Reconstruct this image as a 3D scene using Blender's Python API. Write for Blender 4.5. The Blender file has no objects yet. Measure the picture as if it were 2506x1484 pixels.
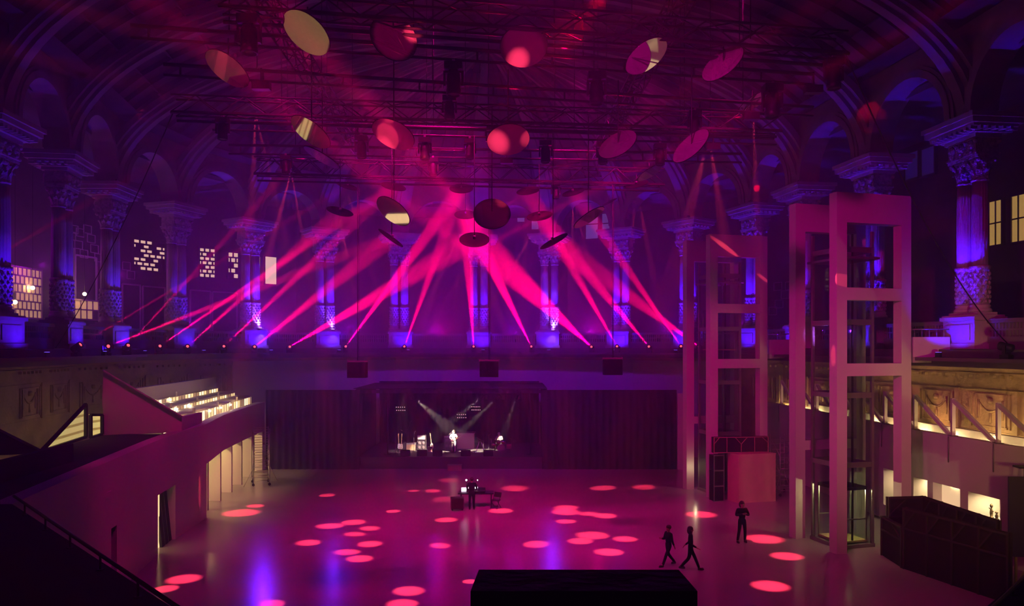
import bpy, bmesh, math, random
from mathutils import Vector, Matrix
PI = math.pi
SC = bpy.context.scene
COL = SC.collection
random.seed(7)

# ------------------------------------------------------------------ camera, exposure, render-side light settings
F = 1930.0            # focal length in pixels of the 2506 x 1484 frame
CZ = 9.0              # eye height above the hall floor
HOR = 850.0           # horizon row
cam_data = bpy.data.cameras.new('camera')
cam = bpy.data.objects.new('camera', cam_data)
COL.objects.link(cam)
cam.location = (0, 0, CZ)
cam.rotation_euler = (PI/2, 0, 0)
cam_data.sensor_width = 36.0
cam_data.lens = 36.0*F/2506.0
cam_data.shift_y = (HOR-742.0)/2506.0
cam_data.clip_start = 0.05
cam_data.clip_end = 400
SC.camera = cam
SC.view_settings.view_transform = 'Standard'
SC.view_settings.look = 'None'
SC.view_settings.gamma = 1.0
SC.view_settings.use_curve_mapping = False
SC.view_settings.exposure = 0.0
SC.cycles.max_bounces = 4
SC.cycles.diffuse_bounces = 1
SC.cycles.glossy_bounces = 3
SC.cycles.transmission_bounces = 2
SC.cycles.transparent_max_bounces = 8
SC.cycles.volume_bounces = 0
SC.cycles.caustics_reflective = False
SC.cycles.caustics_refractive = False
SC.cycles.sample_clamp_indirect = 3.0
SC.cycles.use_adaptive_sampling = True
SC.cycles.adaptive_threshold = 0.08
SC.cycles.adaptive_min_samples = 20
world = bpy.data.worlds.new('night')
SC.world = world
world.use_nodes = True
world.node_tree.nodes['Background'].inputs[0].default_value = (0.02, 0.004, 0.03, 1)
world.node_tree.nodes['Background'].inputs[1].default_value = 0.05

def V(*a): return Vector(a)
def at(px, py, d):
    "point of the place seen at pixel (px, py) and distance d down the hall"
    return Vector(((px-1253.0)*d/F, d, CZ-(py-HOR)*d/F))
def gx(px, d): return (px-1253.0)*d/F
def gz(py, d): return CZ-(py-HOR)*d/F
def fl(px, py):
    d = F*CZ/(py-HOR)
    return Vector((gx(px, d), d, 0))

def spot(name, p, t, ang, E, col, blend=0.5, r=0.06, sx=1.0):
    l = bpy.data.lights.new(name, 'SPOT')
    l.energy = E; l.spot_size = math.radians(ang); l.spot_blend = blend
    l.color = col; l.shadow_soft_size = r
    o = bpy.data.objects.new(name, l); COL.objects.link(o)
    o.location = p
    o.rotation_euler = (Vector(t)-Vector(p)).to_track_quat('-Z', 'Y').to_euler()
    if sx != 1.0: o.scale = (sx, 1, 1)
    return o
def lamp(name, p, E, col, r=0.1):
    l = bpy.data.lights.new(name, 'POINT'); l.energy = E; l.color = col; l.shadow_soft_size = r
    o = bpy.data.objects.new(name, l); COL.objects.link(o); o.location = p
    return o
def area(name, p, t, sx, sy, E, col, spread=PI):
    l = bpy.data.lights.new(name, 'AREA'); l.shape = 'RECTANGLE'; l.size = sx; l.size_y = sy
    l.energy = E; l.color = col; l.spread = spread
    o = bpy.data.objects.new(name, l); COL.objects.link(o); o.location = p
    o.rotation_euler = (Vector(t)-Vector(p)).to_track_quat('-Z', 'Y').to_euler()
    return o
RED = (1.0, 0.0, 0.055)
MAG = (1.0, 0.0, 0.3)
BLUE = (0.045, 0.002, 1.0)
VIO = (0.28, 0.0, 1.0)
WARM = (1.0, 0.62, 0.24)

# added fill spots without fixtures: broad magenta and violet washes over the hall
for x_, y_, tx_, ty_, e_ in ((-3, 28, -3, 36, 14000), (3, 31, 2, 42, 14000), (-7, 25, -13, 37, 6000), (7, 25, 10, 34, 6000), (-6, 34, -7, 48, 12000), (6, 34, 6, 48, 9000)):
    spot('magenta_fill', (x_, y_, 21.0), (tx_, ty_, 1), 64, e_*1.3, MAG, 1.0, 0.5)
spot('tower_fill', (-2, 8, 16.0), (14.5, 38, 9.5), 36, 22000, (1, 0, .42), 1.0, 0.4)
spot('violet_fill', (-2, 36, 18.2), (-2, 70, 11), 85, 6000, VIO, 1.0, 0.4)
spot('violet_wall_fill', (-2, 40, 18.2), (-1, 72, 6), 70, 16000, VIO, 1.0, 0.4)
spot('warm_terrace_fill', (11.5, 15.0, 6.4), (19.6, 36, 5.5), 46, 3600, (1, .5, .15), 1.0, 0.25)   # added unseen warm fill for the right wall, tower and box

# ------------------------------------------------------------------ materials
MATS = {}
def mat(name, col=(.5, .5, .5), rough=.6, metal=0.0, emit=None, es=1.0, noise=None, bump=None, alpha=None, trans=None, spec=None):
    if name in MATS: return MATS[name]
    m = bpy.data.materials.new(name); m.use_nodes = True
    nt = m.node_tree; b = nt.nodes['Principled BSDF']
    b.inputs['Base Color'].default_value = (*col, 1)
    b.inputs['Roughness'].default_value = rough
    b.inputs['Metallic'].default_value = metal
    if spec is not None: b.inputs['Specular IOR Level'].default_value = spec
    if trans is not None: b.inputs['Transmission Weight'].default_value = trans
    if emit is not None:
        b.inputs['Emission Color'].default_value = (*emit, 1)
        b.inputs['Emission Strength'].default_value = es
    if noise:
        scale, amt = noise
        tc = nt.nodes.new('ShaderNodeTexCoord')
        n = nt.nodes.new('ShaderNodeTexNoise'); n.inputs['Scale'].default_value = scale; n.inputs['Detail'].default_value = 4
        r = nt.nodes.new('ShaderNodeValToRGB')
        r.color_ramp.elements[0].position = .3; r.color_ramp.elements[1].position = .7
        r.color_ramp.elements[0].color = (*[c*(1-amt) for c in col], 1)
        r.color_ramp.elements[1].color = (*[min(1, c*(1+amt)) for c in col], 1)
        nt.links.new(tc.outputs['Object'], n.inputs['Vector'])
        nt.links.new(n.outputs['Fac'], r.inputs[0])
        nt.links.new(r.outputs[0], b.inputs['Base Color'])
    if bump:
        scale, st = bump
        tc = nt.nodes.new('ShaderNodeTexCoord')
        n = nt.nodes.new('ShaderNodeTexNoise'); n.inputs['Scale'].default_value = scale; n.inputs['Detail'].default_value = 5
        bp = nt.nodes.new('ShaderNodeBump'); bp.inputs['Strength'].default_value = st; bp.inputs['Distance'].default_value = .1
        nt.links.new(tc.outputs['Object'], n.inputs['Vector'])
        nt.links.new(n.outputs['Fac'], bp.inputs['Height'])
        nt.links.new(bp.outputs[0], b.inputs['Normal'])
    MATS[name] = m
    return m
STONE = mat('pale stone', (.46, .42, .38), .75, noise=(1.2, .18), bump=(3, .4))
CARVED = mat('carved stone', (.48, .43, .38), .75, noise=(6, .35), bump=(9, 1.0))
VAULT = mat('painted vault plaster', (.085, .06, .06), .85, noise=(.7, .45), bump=(2, .5))
RIBM = mat('rib stone', (.32, .28, .26), .8, noise=(.9, .25), bump=(2.5, .3))
WHITE = mat('white plaster', (.62, .58, .54), .55, noise=(.4, .05), bump=(40, .05))
OCHRE = mat('ochre stucco', (.42, .31, .17), .8, noise=(.8, .3), bump=(3, .6))
GREYF = mat('gallery slab', (.10, .09, .09), .7, noise=(1, .2))
DARKW = mat('gallery rear wall', (.13, .10, .10), .85, noise=(.6, .3), bump=(2, .3))
BLACK = mat('black cloth', (.008, .007, .008), .9, bump=(6, .3))
BLKM = mat('black painted metal', (.01, .01, .011), .5, spec=.25)
TRUSS = mat('dark truss tube', (.018, .018, .018), .55, .1, spec=.25)
STEEL = mat('grey steel', (.28, .27, .26), .4, .7)
CHROME = mat('chrome', (.75, .75, .75), .15, 1.0)
RUBBER = mat('black rubber', (.01, .01, .01), .8)
DWOOD = mat('dark brown ply', (.022, .008, .006), .8, noise=(3, .3), spec=.15)
BATTEN = mat('raw timber batten', (.24, .14, .07), .7, noise=(5, .2))
ROOFM = mat('dark grey roof felt', (.03, .03, .04), .9, noise=(1, .2), spec=.1)
DISCB = mat('black disc back', (.004, .004, .004), .9, spec=.05)
MIRROR = None
def glassmat():
    m = bpy.data.materials.new('thin glass'); m.use_nodes = True; nt = m.node_tree
    b = nt.nodes['Principled BSDF']; nt.nodes.remove(b)
    tr = nt.nodes.new('ShaderNodeBsdfTransparent'); tr.inputs[0].default_value = (.86, .9, .88, 1)
    gl = nt.nodes.new('ShaderNodeBsdfGlossy'); gl.inputs['Roughness'].default_value = .02
    lw = nt.nodes.new('ShaderNodeLayerWeight'); lw.inputs['Blend'].default_value = .5
    pw = nt.nodes.new('ShaderNodeMath'); pw.operation = 'POWER'; pw.inputs[1].default_value = 5
    fr = nt.nodes.new('ShaderNodeMath'); fr.operation = 'MULTIPLY_ADD'; fr.inputs[1].default_value = .9; fr.inputs[2].default_value = .04
    nt.links.new(lw.outputs['Facing'], pw.inputs[0]); nt.links.new(pw.outputs[0], fr.inputs[0])
    mx = nt.nodes.new('ShaderNodeMixShader')
    nt.links.new(fr.outputs[0], mx.inputs[0]); nt.links.new(tr.outputs[0], mx.inputs[1]); nt.links.new(gl.outputs[0], mx.inputs[2])
    nt.links.new(mx.outputs[0], nt.nodes['Material Output'].inputs['Surface'])
    return m
GLASS = glassmat()
def mirrormat():
    m = bpy.data.materials.new('dusty mirror'); m.use_nodes = True; nt = m.node_tree
    b = nt.nodes['Principled BSDF']; nt.nodes.remove(b)
    gl = nt.nodes.new('ShaderNodeBsdfGlossy'); gl.inputs['Roughness'].default_value = .03; gl.inputs[0].default_value = (.85, .85, .85, 1)
    df = nt.nodes.new('ShaderNodeBsdfDiffuse'); df.inputs[0].default_value = (.5, .48, .48, 1)
    n = nt.nodes.new('ShaderNodeTexNoise'); n.inputs['Scale'].default_value = 14
    tc = nt.nodes.new('ShaderNodeTexCoord')
    mr = nt.nodes.new('ShaderNodeMapRange'); mr.inputs[3].default_value = .16; mr.inputs[4].default_value = .3
    mx = nt.nodes.new('ShaderNodeMixShader')
    nt.links.new(tc.outputs['Object'], n.inputs['Vector']); nt.links.new(n.outputs['Fac'], mr.inputs[0]); nt.links.new(mr.outputs[0], mx.inputs[0])
    nt.links.new(gl.outputs[0], mx.inputs[1]); nt.links.new(df.outputs[0], mx.inputs[2])
    nt.links.new(mx.outputs[0], nt.nodes['Material Output'].inputs['Surface'])
    return m
MIRROR = mirrormat()
def floormat():
    m = mat('polished concrete', (.30, .28, .27), .2)
    nt = m.node_tree; b = nt.nodes['Principled BSDF']
    tc = nt.nodes.new('ShaderNodeTexCoord')
    n = nt.nodes.new('ShaderNodeTexNoise'); n.inputs['Scale'].default_value = .5; n.inputs['Detail'].default_value = 6
    mr = nt.nodes.new('ShaderNodeMapRange'); mr.inputs[3].default_value = .13; mr.inputs[4].default_value = .28
    n2 = nt.nodes.new('ShaderNodeTexNoise'); n2.inputs['Scale'].default_value = 2.5; n2.inputs['Detail'].default_value = 3
    bp = nt.nodes.new('ShaderNodeBump'); bp.inputs['Strength'].default_value = .12; bp.inputs['Distance'].default_value = .02
    nt.links.new(tc.outputs['Object'], n.inputs['Vector']); nt.links.new(tc.outputs['Object'], n2.inputs['Vector'])
    nt.links.new(n.outputs['Fac'], mr.inputs[0]); nt.links.new(mr.outputs[0], b.inputs['Roughness'])
    nt.links.new(n2.outputs['Fac'], bp.inputs['Height']); nt.links.new(bp.outputs[0], b.inputs['Normal'])
    return m
FLOOR = floormat()
def emis(name, col, s):
    return mat(name, tuple(min(.8, c) for c in col), .6, emit=col, es=s)

# ------------------------------------------------------------------ mesh builder and scene helpers
class MB:
    def __init__(s): s.v = []; s.f = []; s.m = None; s.smooth = []
    def face(s, pts, sm=False):
        i = len(s.v); s.v += [tuple(p) for p in pts]; s.f.append(tuple(range(i, i+len(pts)))); s.smooth.append(sm); return s
    def box(s, a, b, rz=0.0, org=(0, 0, 0)):
        "box with opposite corners a, b; turned by rz about the vertical through org"
        x0, y0, z0 = a; x1, y1, z1 = b
        P = [(x0, y0, z0), (x1, y0, z0), (x1, y1, z0), (x0, y1, z0), (x0, y0, z1), (x1, y0, z1), (x1, y1, z1), (x0, y1, z1)]
        if rz or org != (0, 0, 0):
            c, n = math.cos(rz), math.sin(rz)
            P = [(org[0]+x*c-y*n, org[1]+x*n+y*c, org[2]+z) for x, y, z in P]
        i = len(s.v); s.v += P
        for q in ((0, 3, 2, 1), (4, 5, 6, 7), (0, 1, 5, 4), (1, 2, 6, 5), (2, 3, 7, 6), (3, 0, 4, 7)):
            s.f.append(tuple(i+k for k in q)); s.smooth.append(False)
        return s
    def cbox(s, c, d, rz=0.0):
        return s.box((-d[0]/2, -d[1]/2, -d[2]/2), (d[0]/2, d[1]/2, d[2]/2), rz, tuple(c))
    def tube(s, p0, p1, r, n=8, r1=None, caps=True):
        p0 = Vector(p0); p1 = Vector(p1); r1 = r if r1 is None else r1
        ax = (p1-p0)
        if ax.length < 1e-6: return s
        ax.normalize()
        u = ax.cross(Vector((0, 0, 1)))
        if u.length < 1e-3: u = ax.cross(Vector((1, 0, 0)))
        u.normalize(); w = ax.cross(u)
        i = len(s.v)
        for p, rr in ((p0, r), (p1, r1)):
            for k in range(n):
                a = 2*PI*k/n
                s.v.append(tuple(p+(u*math.cos(a)+w*math.sin(a))*rr))
        for k in range(n):
            s.f.append((i+k, i+(k+1) % n, i+n+(k+1) % n, i+n+k)); s.smooth.append(True)
        if caps:
            s.f.append(tuple(i+k for k in range(n))[::-1]); s.smooth.append(False)
            s.f.append(tuple(i+n+k for k in range(n))); s.smooth.append(False)
        return s
    def beam(s, p0, p1, w, h, up=(0, 0, 1)):
        "square bar from p0 to p1"
        p0 = Vector(p0); p1 = Vector(p1); ax = (p1-p0).normalized()
        u = ax.cross(Vector(up))
        if u.length < 1e-3: u = ax.cross(Vector((1, 0, 0)))
        u.normalize(); t = u.cross(ax)
        i = len(s.v)
        for p in (p0, p1):
            for a, b in ((-1, -1), (1, -1), (1, 1), (-1, 1)):
                s.v.append(tuple(p+u*a*w/2+t*b*h/2))
        for q in ((0, 1, 2, 3), (7, 6, 5, 4), (0, 4, 5, 1), (1, 5, 6, 2), (2, 6, 7, 3), (3, 7, 4, 0)):
            s.f.append(tuple(i+k for k in q)); s.smooth.append(False)
        return s
    def lathe(s, prof, c=(0, 0, 0), n=16, flute=None, M=None):
        "profile [(r, z)] turned about the vertical through c"
        i = len(s.v)
        for r, z in prof:
            for k in range(n):
                a = 2*PI*k/n
                rr = r*(1-flute[1]*abs(math.sin(a*flute[0]/2.0))) if flute else r
                p = Vector((rr*math.cos(a), rr*math.sin(a), z))
                if M is not None: p = M @ p
                s.v.append((c[0]+p[0], c[1]+p[1], c[2]+p[2]))
        for j in range(len(prof)-1):
            for k in range(n):
                s.f.append((i+j*n+k, i+j*n+(k+1) % n, i+(j+1)*n+(k+1) % n, i+(j+1)*n+k)); s.smooth.append(True)
        s.f.append(tuple(i+k for k in range(n))[::-1]); s.smooth.append(False)
        j = len(prof)-1
        s.f.append(tuple(i+j*n+k for k in range(n))); s.smooth.append(False)
        return s
    def ball(s, c, r, n=8, sc=(1, 1, 1)):
        prof = [(math.sin(PI*k/n)*r+1e-4, -math.cos(PI*k/n)*r) for k in range(n+1)]
        M = Matrix.Diagonal(Vector(sc)).to_3x3()
        return s.lathe(prof, c, n+2, M=M)
    def prism(s, poly, z0, z1):
        "vertical prism over plan polygon"
        n = len(poly)
        s.face([(x, y, z0) for x, y in poly][::-1]); s.face([(x, y, z1) for x, y in poly])
        for k in range(n):
            a = poly[k]; b = poly[(k+1) % n]
            s.face([(a[0], a[1], z0), (b[0], b[1], z0), (b[0], b[1], z1), (a[0], a[1], z1)])
        return s
    def extr(s, pts, off):
        "solid: planar polygon pts (3D) pushed along off"
        off = Vector(off); P = [Vector(p) for p in pts]; Q = [p+off for p in P]; n = len(P)
        s.face(P[::-1]); s.face(Q)
        for k in range(n): s.face([P[k], P[(k+1) % n], Q[(k+1) % n], Q[k]])
        return s
    def build(s, name, m, parent=None, **kw):
        me = bpy.data.meshes.new(name)
        me.from_pydata(s.v, [], s.f)
        me.polygons.foreach_set('use_smooth', s.smooth)
        me.validate()
        bm = bmesh.new(); bm.from_mesh(me)
        bmesh.ops.remove_doubles(bm, verts=bm.verts, dist=1e-5)
        bmesh.ops.recalc_face_normals(bm, faces=bm.faces)
        bm.to_mesh(me); bm.free()
        me.materials.append(m)
        o = bpy.data.objects.new(name, me); COL.objects.link(o)
        if parent is not None: o.parent = parent
        tag(o, **kw)
        return o
def tag(o, label=None, cat=None, group=None, kind=None):
    if label: o['label'] = label
    if cat: o['category'] = cat
    if group: o['group'] = group
    if kind: o['kind'] = kind
    return o
def empty(name, loc=(0, 0, 0), rz=0.0, **kw):
    o = bpy.data.objects.new(name, None); COL.objects.link(o)
    o.location = loc; o.rotation_euler = (0, 0, rz); o.empty_display_size = .2
    return tag(o, **kw)
def kids(o): return [c for c in bpy.data.objects if c.parent == o]
def copy_tree(o, parent=None):
    c = o.copy(); COL.objects.link(c)
    if parent is not None: c.parent = parent
    for ch in kids(o): copy_tree(ch, c)
    return c
def struct(mb, name, m, parent=None):
    return mb.build(name, m, parent, kind='structure' if parent is None else None)
# ------------------------------------------------------------------ plan of the oval hall
COLS = [(-11, 560), (152, 467), (270, 395), (432, 347), (613, 310), (795, 288), (977, 276), (1172, 272), (1345, 276),
        (1520, 288), (1685, 310), (1847, 345), (1965, 392), (2135, 458), (2380, 552)]
CP = [V(gx(px, 10*F/h), 10*F/h, 0) for px, h in COLS]
G = 8.9                                   # gallery floor level
PATH = [V(-21.5, -8, 0), V(-22, 0, 0), V(-22.3, 7, 0), V(-22.5, 14, 0), V(-22.7, 21, 0), V(-22.9, 28, 0)] + CP + \
       [V(21.0, 28, 0), V(21.0, 21, 0), V(20.6, 14, 0), V(20.4, 7, 0), V(20.2, 0, 0), V(20, -8, 0)]
N0 = 6                                    # index of the first modelled column in PATH
MID = V(-1.6, 0, 0)
def inward(i):
    a = PATH[max(0, i-1)]; b = PATH[min(len(PATH)-1, i+1)]
    t = (b-a).normalized(); n = V(t.y, -t.x, 0)
    c = V(-1.6, min(max(PATH[i].y, 8), 50), 0)
    return (n if n.dot(c-PATH[i]) > 0 else -n), t
def offs(o, i0=0, i1=None):
    i1 = len(PATH) if i1 is None else i1
    return [PATH[i]-inward(i)[0]*o for i in range(i0, i1)]
def ribbon(mb, pts, z0, z1, th=0.3, zf=None):
    "upright wall of thickness th following plan points"
    for a, b in zip(pts[:-1], pts[1:]):
        d = (b-a).normalized(); n = V(d.y, -d.x, 0)*th/2
        mb.prism([(a-n)[:2], (b-n)[:2], (b+n)[:2], (a+n)[:2]], z0, z1)
def slab(mb, A, B, z0, z1):
    for k in range(len(A)-1):
        mb.prism([A[k][:2], A[k+1][:2], B[k+1][:2], B[k][:2]], z0, z1)

m = MB(); m.box((-34, -9, -.4), (34, 90, 0)); struct(m, 'floor', FLOOR)
m = MB(); ribbon(m, offs(2.6), 0, G-.4, .4)
struct(m, 'wall_oval_lower', OCHRE)
P22 = [p for p in offs(2.25) if p.y > 59]
m = MB(); ribbon(m, P22, 0, G-.8, .12); struct(m, 'wall_far', WHITE)      # plain white sheeting round the far end
# mouldings of the lower wall: cornice, frieze panels, pilasters, swags
m = MB()
for z0, z1, o in ((8.05, 8.3, 2.0), (7.85, 8.05, 2.15), (7.7, 7.78, 2.3), (6.9, 7.0, 2.34), (4.9, 5.05, 2.34)):
    slab(m, offs(o), offs(2.5), z0, z1)
P26 = offs(2.38)
for a, b in zip(P26[:-1], P26[1:]):
    d = (b-a); L = d.length; d.normalize(); rz = math.atan2(d.y, d.x)
    nb = max(1, int(L/3.4))
    for k in range(nb):
        c = a+d*(L*(k+.5)/nb)
        for x in (-1.2, -.95, .95, 1.2): m.cbox((c.x+d.x*x, c.y+d.y*x, 6.0), (.07, .14, 1.6), rz)
        m.cbox((c.x, c.y, 6.75), (2.1, .14, .08), rz); m.cbox((c.x, c.y, 5.25), (2.1, .14, .08), rz)
        G_ = [V(c.x+d.x*x, c.y+d.y*x, 6.45-.5*(1-x*x/.56)) for x in (-.75, -.56, -.37, -.19, 0, .19, .37, .56, .75)]
        for q in range(8): m.tube(G_[q], G_[q+1], .03+.035*min(q, 8-q)/4, 8, .03+.035*min(q+1, 7-q)/4)
        for x in (-.75, .75): m.tube((c.x+d.x*x, c.y+d.y*x, 6.5), (c.x+d.x*x, c.y+d.y*x, 5.6), .06, 8, .02)
        m.lathe([(.12, 6.35), (.16, 6.45), (.12, 6.6)], (c.x, c.y, 0), 10)
        m.tube((c.x, c.y, 6.0), (c.x, c.y, 5.45), .03, 8, .08)
        m.cbox((c.x+d.x*1.55, c.y+d.y*1.55, 6.0), (.3, .2, 2.0), rz)
        for q in range(6): m.cbox((c.x+d.x*(q-2.5)*.5, c.y+d.y*(q-2.5)*.5, 7.62), (.16, .3, .14), rz)
struct(m, 'trim_1', OCHRE)
# gallery slab with its front ledge
m = MB(); slab(m, offs(-1.3), offs(7.2), G-.35, G)
slab(m, offs(-2.3), offs(1.0), G-.5, G-.35); slab(m, offs(-1.6), offs(1.4), G-.75, G-.5)
struct(m, 'floor_gallery', GREYF)
m = MB(); ribbon(m, offs(6.9), G, 21.6, .4); struct(m, 'wall_gallery_rear', DARKW)
m = MB(); slab(m, offs(.4), offs(7.2), 21.6, 21.9); struct(m, 'ceiling_gallery', DARKW)
m = MB(); m.box((-31, -8.6, 0), (31, -8.2, 30)); struct(m, 'wall_near_end', mat('cream lobby wall', (.6, .5, .36), .7))

# ------------------------------------------------------------------ arcade: one arch per bay
ZI = CZ+10.0                              # top of the imposts
def bay(i, n, withmould=True):
    a, b = PATH[i], PATH[i+1]
    d = b-a; L = d.length; d.normalize(); nrm = V(-d.y, d.x, 0)
    if nrm.dot(MID+V(0, 40, 0)-a) < 0: nrm = -nrm
    rz = math.atan2(d.y, d.x)
    R = L/2-.85; zs = ZI+.25; K = 16
    def W(x, z, o): p = a+d*x+nrm*o; return (p.x, p.y, z)
    arc = [(L/2-R*math.cos(PI*k/K), zs+R*math.sin(PI*k/K)*1.0) for k in range(K+1)]
    m = MB()
    for o0, o1 in ((.55, -.55),):
        top = ZI+4.3
        cols = [(0, ZI)]+[(arc[0][0], ZI)]+arc+[(arc[-1][0], ZI)]+[(L, ZI)]
        for (x0, z0), (x1, z1) in zip(cols[:-1], cols[1:]):
            if abs(x1-x0) > 1e-6:
                m.face([W(x0, z0, o0), W(x1, z1, o0), W(x1, top, o0), W(x0, top, o0)])
                m.face([W(x0, z0, o1), W(x0, top, o1), W(x1, top, o1), W(x1, z1, o1)])
            m.face([W(x0, z0, o0), W(x0, z0, o1), W(x1, z1, o1), W(x1, z1, o0)])
        m.face([W(0, top, o0), W(L, top, o0), W(L, top, o1), W(0, top, o1)])
    w = struct(m, 'trim_%d' % n, RIBM)
    for r0, r1, o in ((R-.02, R+.32, .72), (R+.32, R+.5, .65), (R-.02, R+.2, -.6)):
        q = MB()
        P0 = [(L/2-r0*math.cos(PI*k/K), zs+r0*math.sin(PI*k/K)) for k in range(K+1)]
        P1 = [(L/2-r1*math.cos(PI*k/K), zs+r1*math.sin(PI*k/K)) for k in range(K+1)]
        s = .55 if o > 0 else -.5
        for k in range(K):
            q.face([W(*P0[k], o), W(*P0[k+1], o), W(*P1[k+1], o), W(*P1[k], o)])
            q.face([W(*P0[k], o), W(*P0[k+1], o), W(*P0[k+1], s), W(*P0[k], s)])
            q.face([W(*P1[k], o), W(*P1[k+1], o), W(*P1[k+1], s), W(*P1[k], s)])
        q.build('archivolt', RIBM, w)
for i in range(4, len(PATH)-4): bay(i, 10+i)

# ------------------------------------------------------------------ vault: coffered shell and ribs
RISE = 9.3
def centre(p): return V(-1.6, min(max(p.y, -8), 50), 0)
def vpt(p, th, lift=0.0):
    c = centre(p); r = (p-c)
    k = 1+lift/max(1.0, r.length)
    q = c+r*math.cos(th)*k
    return V(q.x, q.y, ZI+(RISE+lift)*math.sin(th))
TH0 = math.asin(4.1/RISE)
bm = bmesh.new(); NR = 9; NB = 5
for i in range(0, len(PATH)-1):
    a, b = PATH[i], PATH[i+1]
    grid = []
    for j in range(NR+1):
        th = TH0+(PI/2*.985-TH0)*j/NR
        grid.append([bm.verts.new(vpt(a.lerp(b, k/NB), th, .35)) for k in range(NB+1)])
    fs = []
    for j in range(NR):
        for k in range(NB):
            try: fs.append(bm.faces.new((grid[j][k], grid[j][k+1], grid[j+1][k+1], grid[j+1][k])))
            except ValueError: pass
    r = bmesh.ops.inset_individual(bm, faces=[f for f in fs if f.calc_area() > .6], thickness=.16, depth=0)
    for f in fs:
        if f.is_valid and f.calc_area() > .5:
            c = f.calc_center_median(); n = (c-V(-1.6, min(max(c.y, -8), 50), ZI-4)).normalized()*.34
            for v in f.verts: v.co += n
me = bpy.data.meshes.new('ceiling'); bm.to_mesh(me); bm.free(); me.materials.append(VAULT)
o = bpy.data.objects.new('ceiling', me); COL.objects.link(o); o['kind'] = 'structure'
m = MB()                                   # closing strip from the arcade top to the shell foot
for i in range(len(PATH)-1):
    a, b = PATH[i], PATH[i+1]
    na, nb = inward(i)[0], inward(i+1)[0]
    for k in range(3):
        p = a.lerp(b, k/3); q = a.lerp(b, (k+1)/3); zt = ZI+4.15
        m.face([tuple(p)[:2]+(zt,), tuple(q)[:2]+(zt,), vpt(q, TH0, .35), vpt(p, TH0, .35)])
struct(m, 'ceiling_cove', VAULT)
m = MB(); m.lathe([(3.0, ZI+RISE+.2), (2.4, ZI+RISE-.25), (.1, ZI+RISE-.2)], (-1.6, 50, 0), 24); struct(m, 'ceiling_boss', VAULT)
m = MB(); m.box((-32, -9, ZI+RISE+1.0), (32, 80, ZI+RISE+1.4)); struct(m, 'ceiling_loft', DARKW)
for i in range(2, len(PATH)-2):
    p = PATH[i]; n, t = inward(i); q = MB()
    for hw, l0, l1 in ((.62, -.15, .5), (.28, -.36, .5), (.85, .12, .5)):
        prev = None
        for k in range(21):
            th = PI/2*.97*k/20
            w = hw*(1-.35*k/20)
            if p.y > 50: w = hw*max(.3, math.cos(th))
            ins = .15 if k else .15
            A = vpt(p+n*ins, th, l0); B = vpt(p+n*ins, th, l1)
            cur = (A-t*w, A+t*w, B+t*w, B-t*w)
            if prev:
                q.face([prev[0], prev[1], cur[1], cur[0]]); q.face([prev[1], prev[2], cur[2], cur[1]]); q.face([prev[3], prev[0], cur[0], cur[3]])
            prev = cur
    struct(q, 'trim_%d' % (60+i), RIBM)

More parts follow.
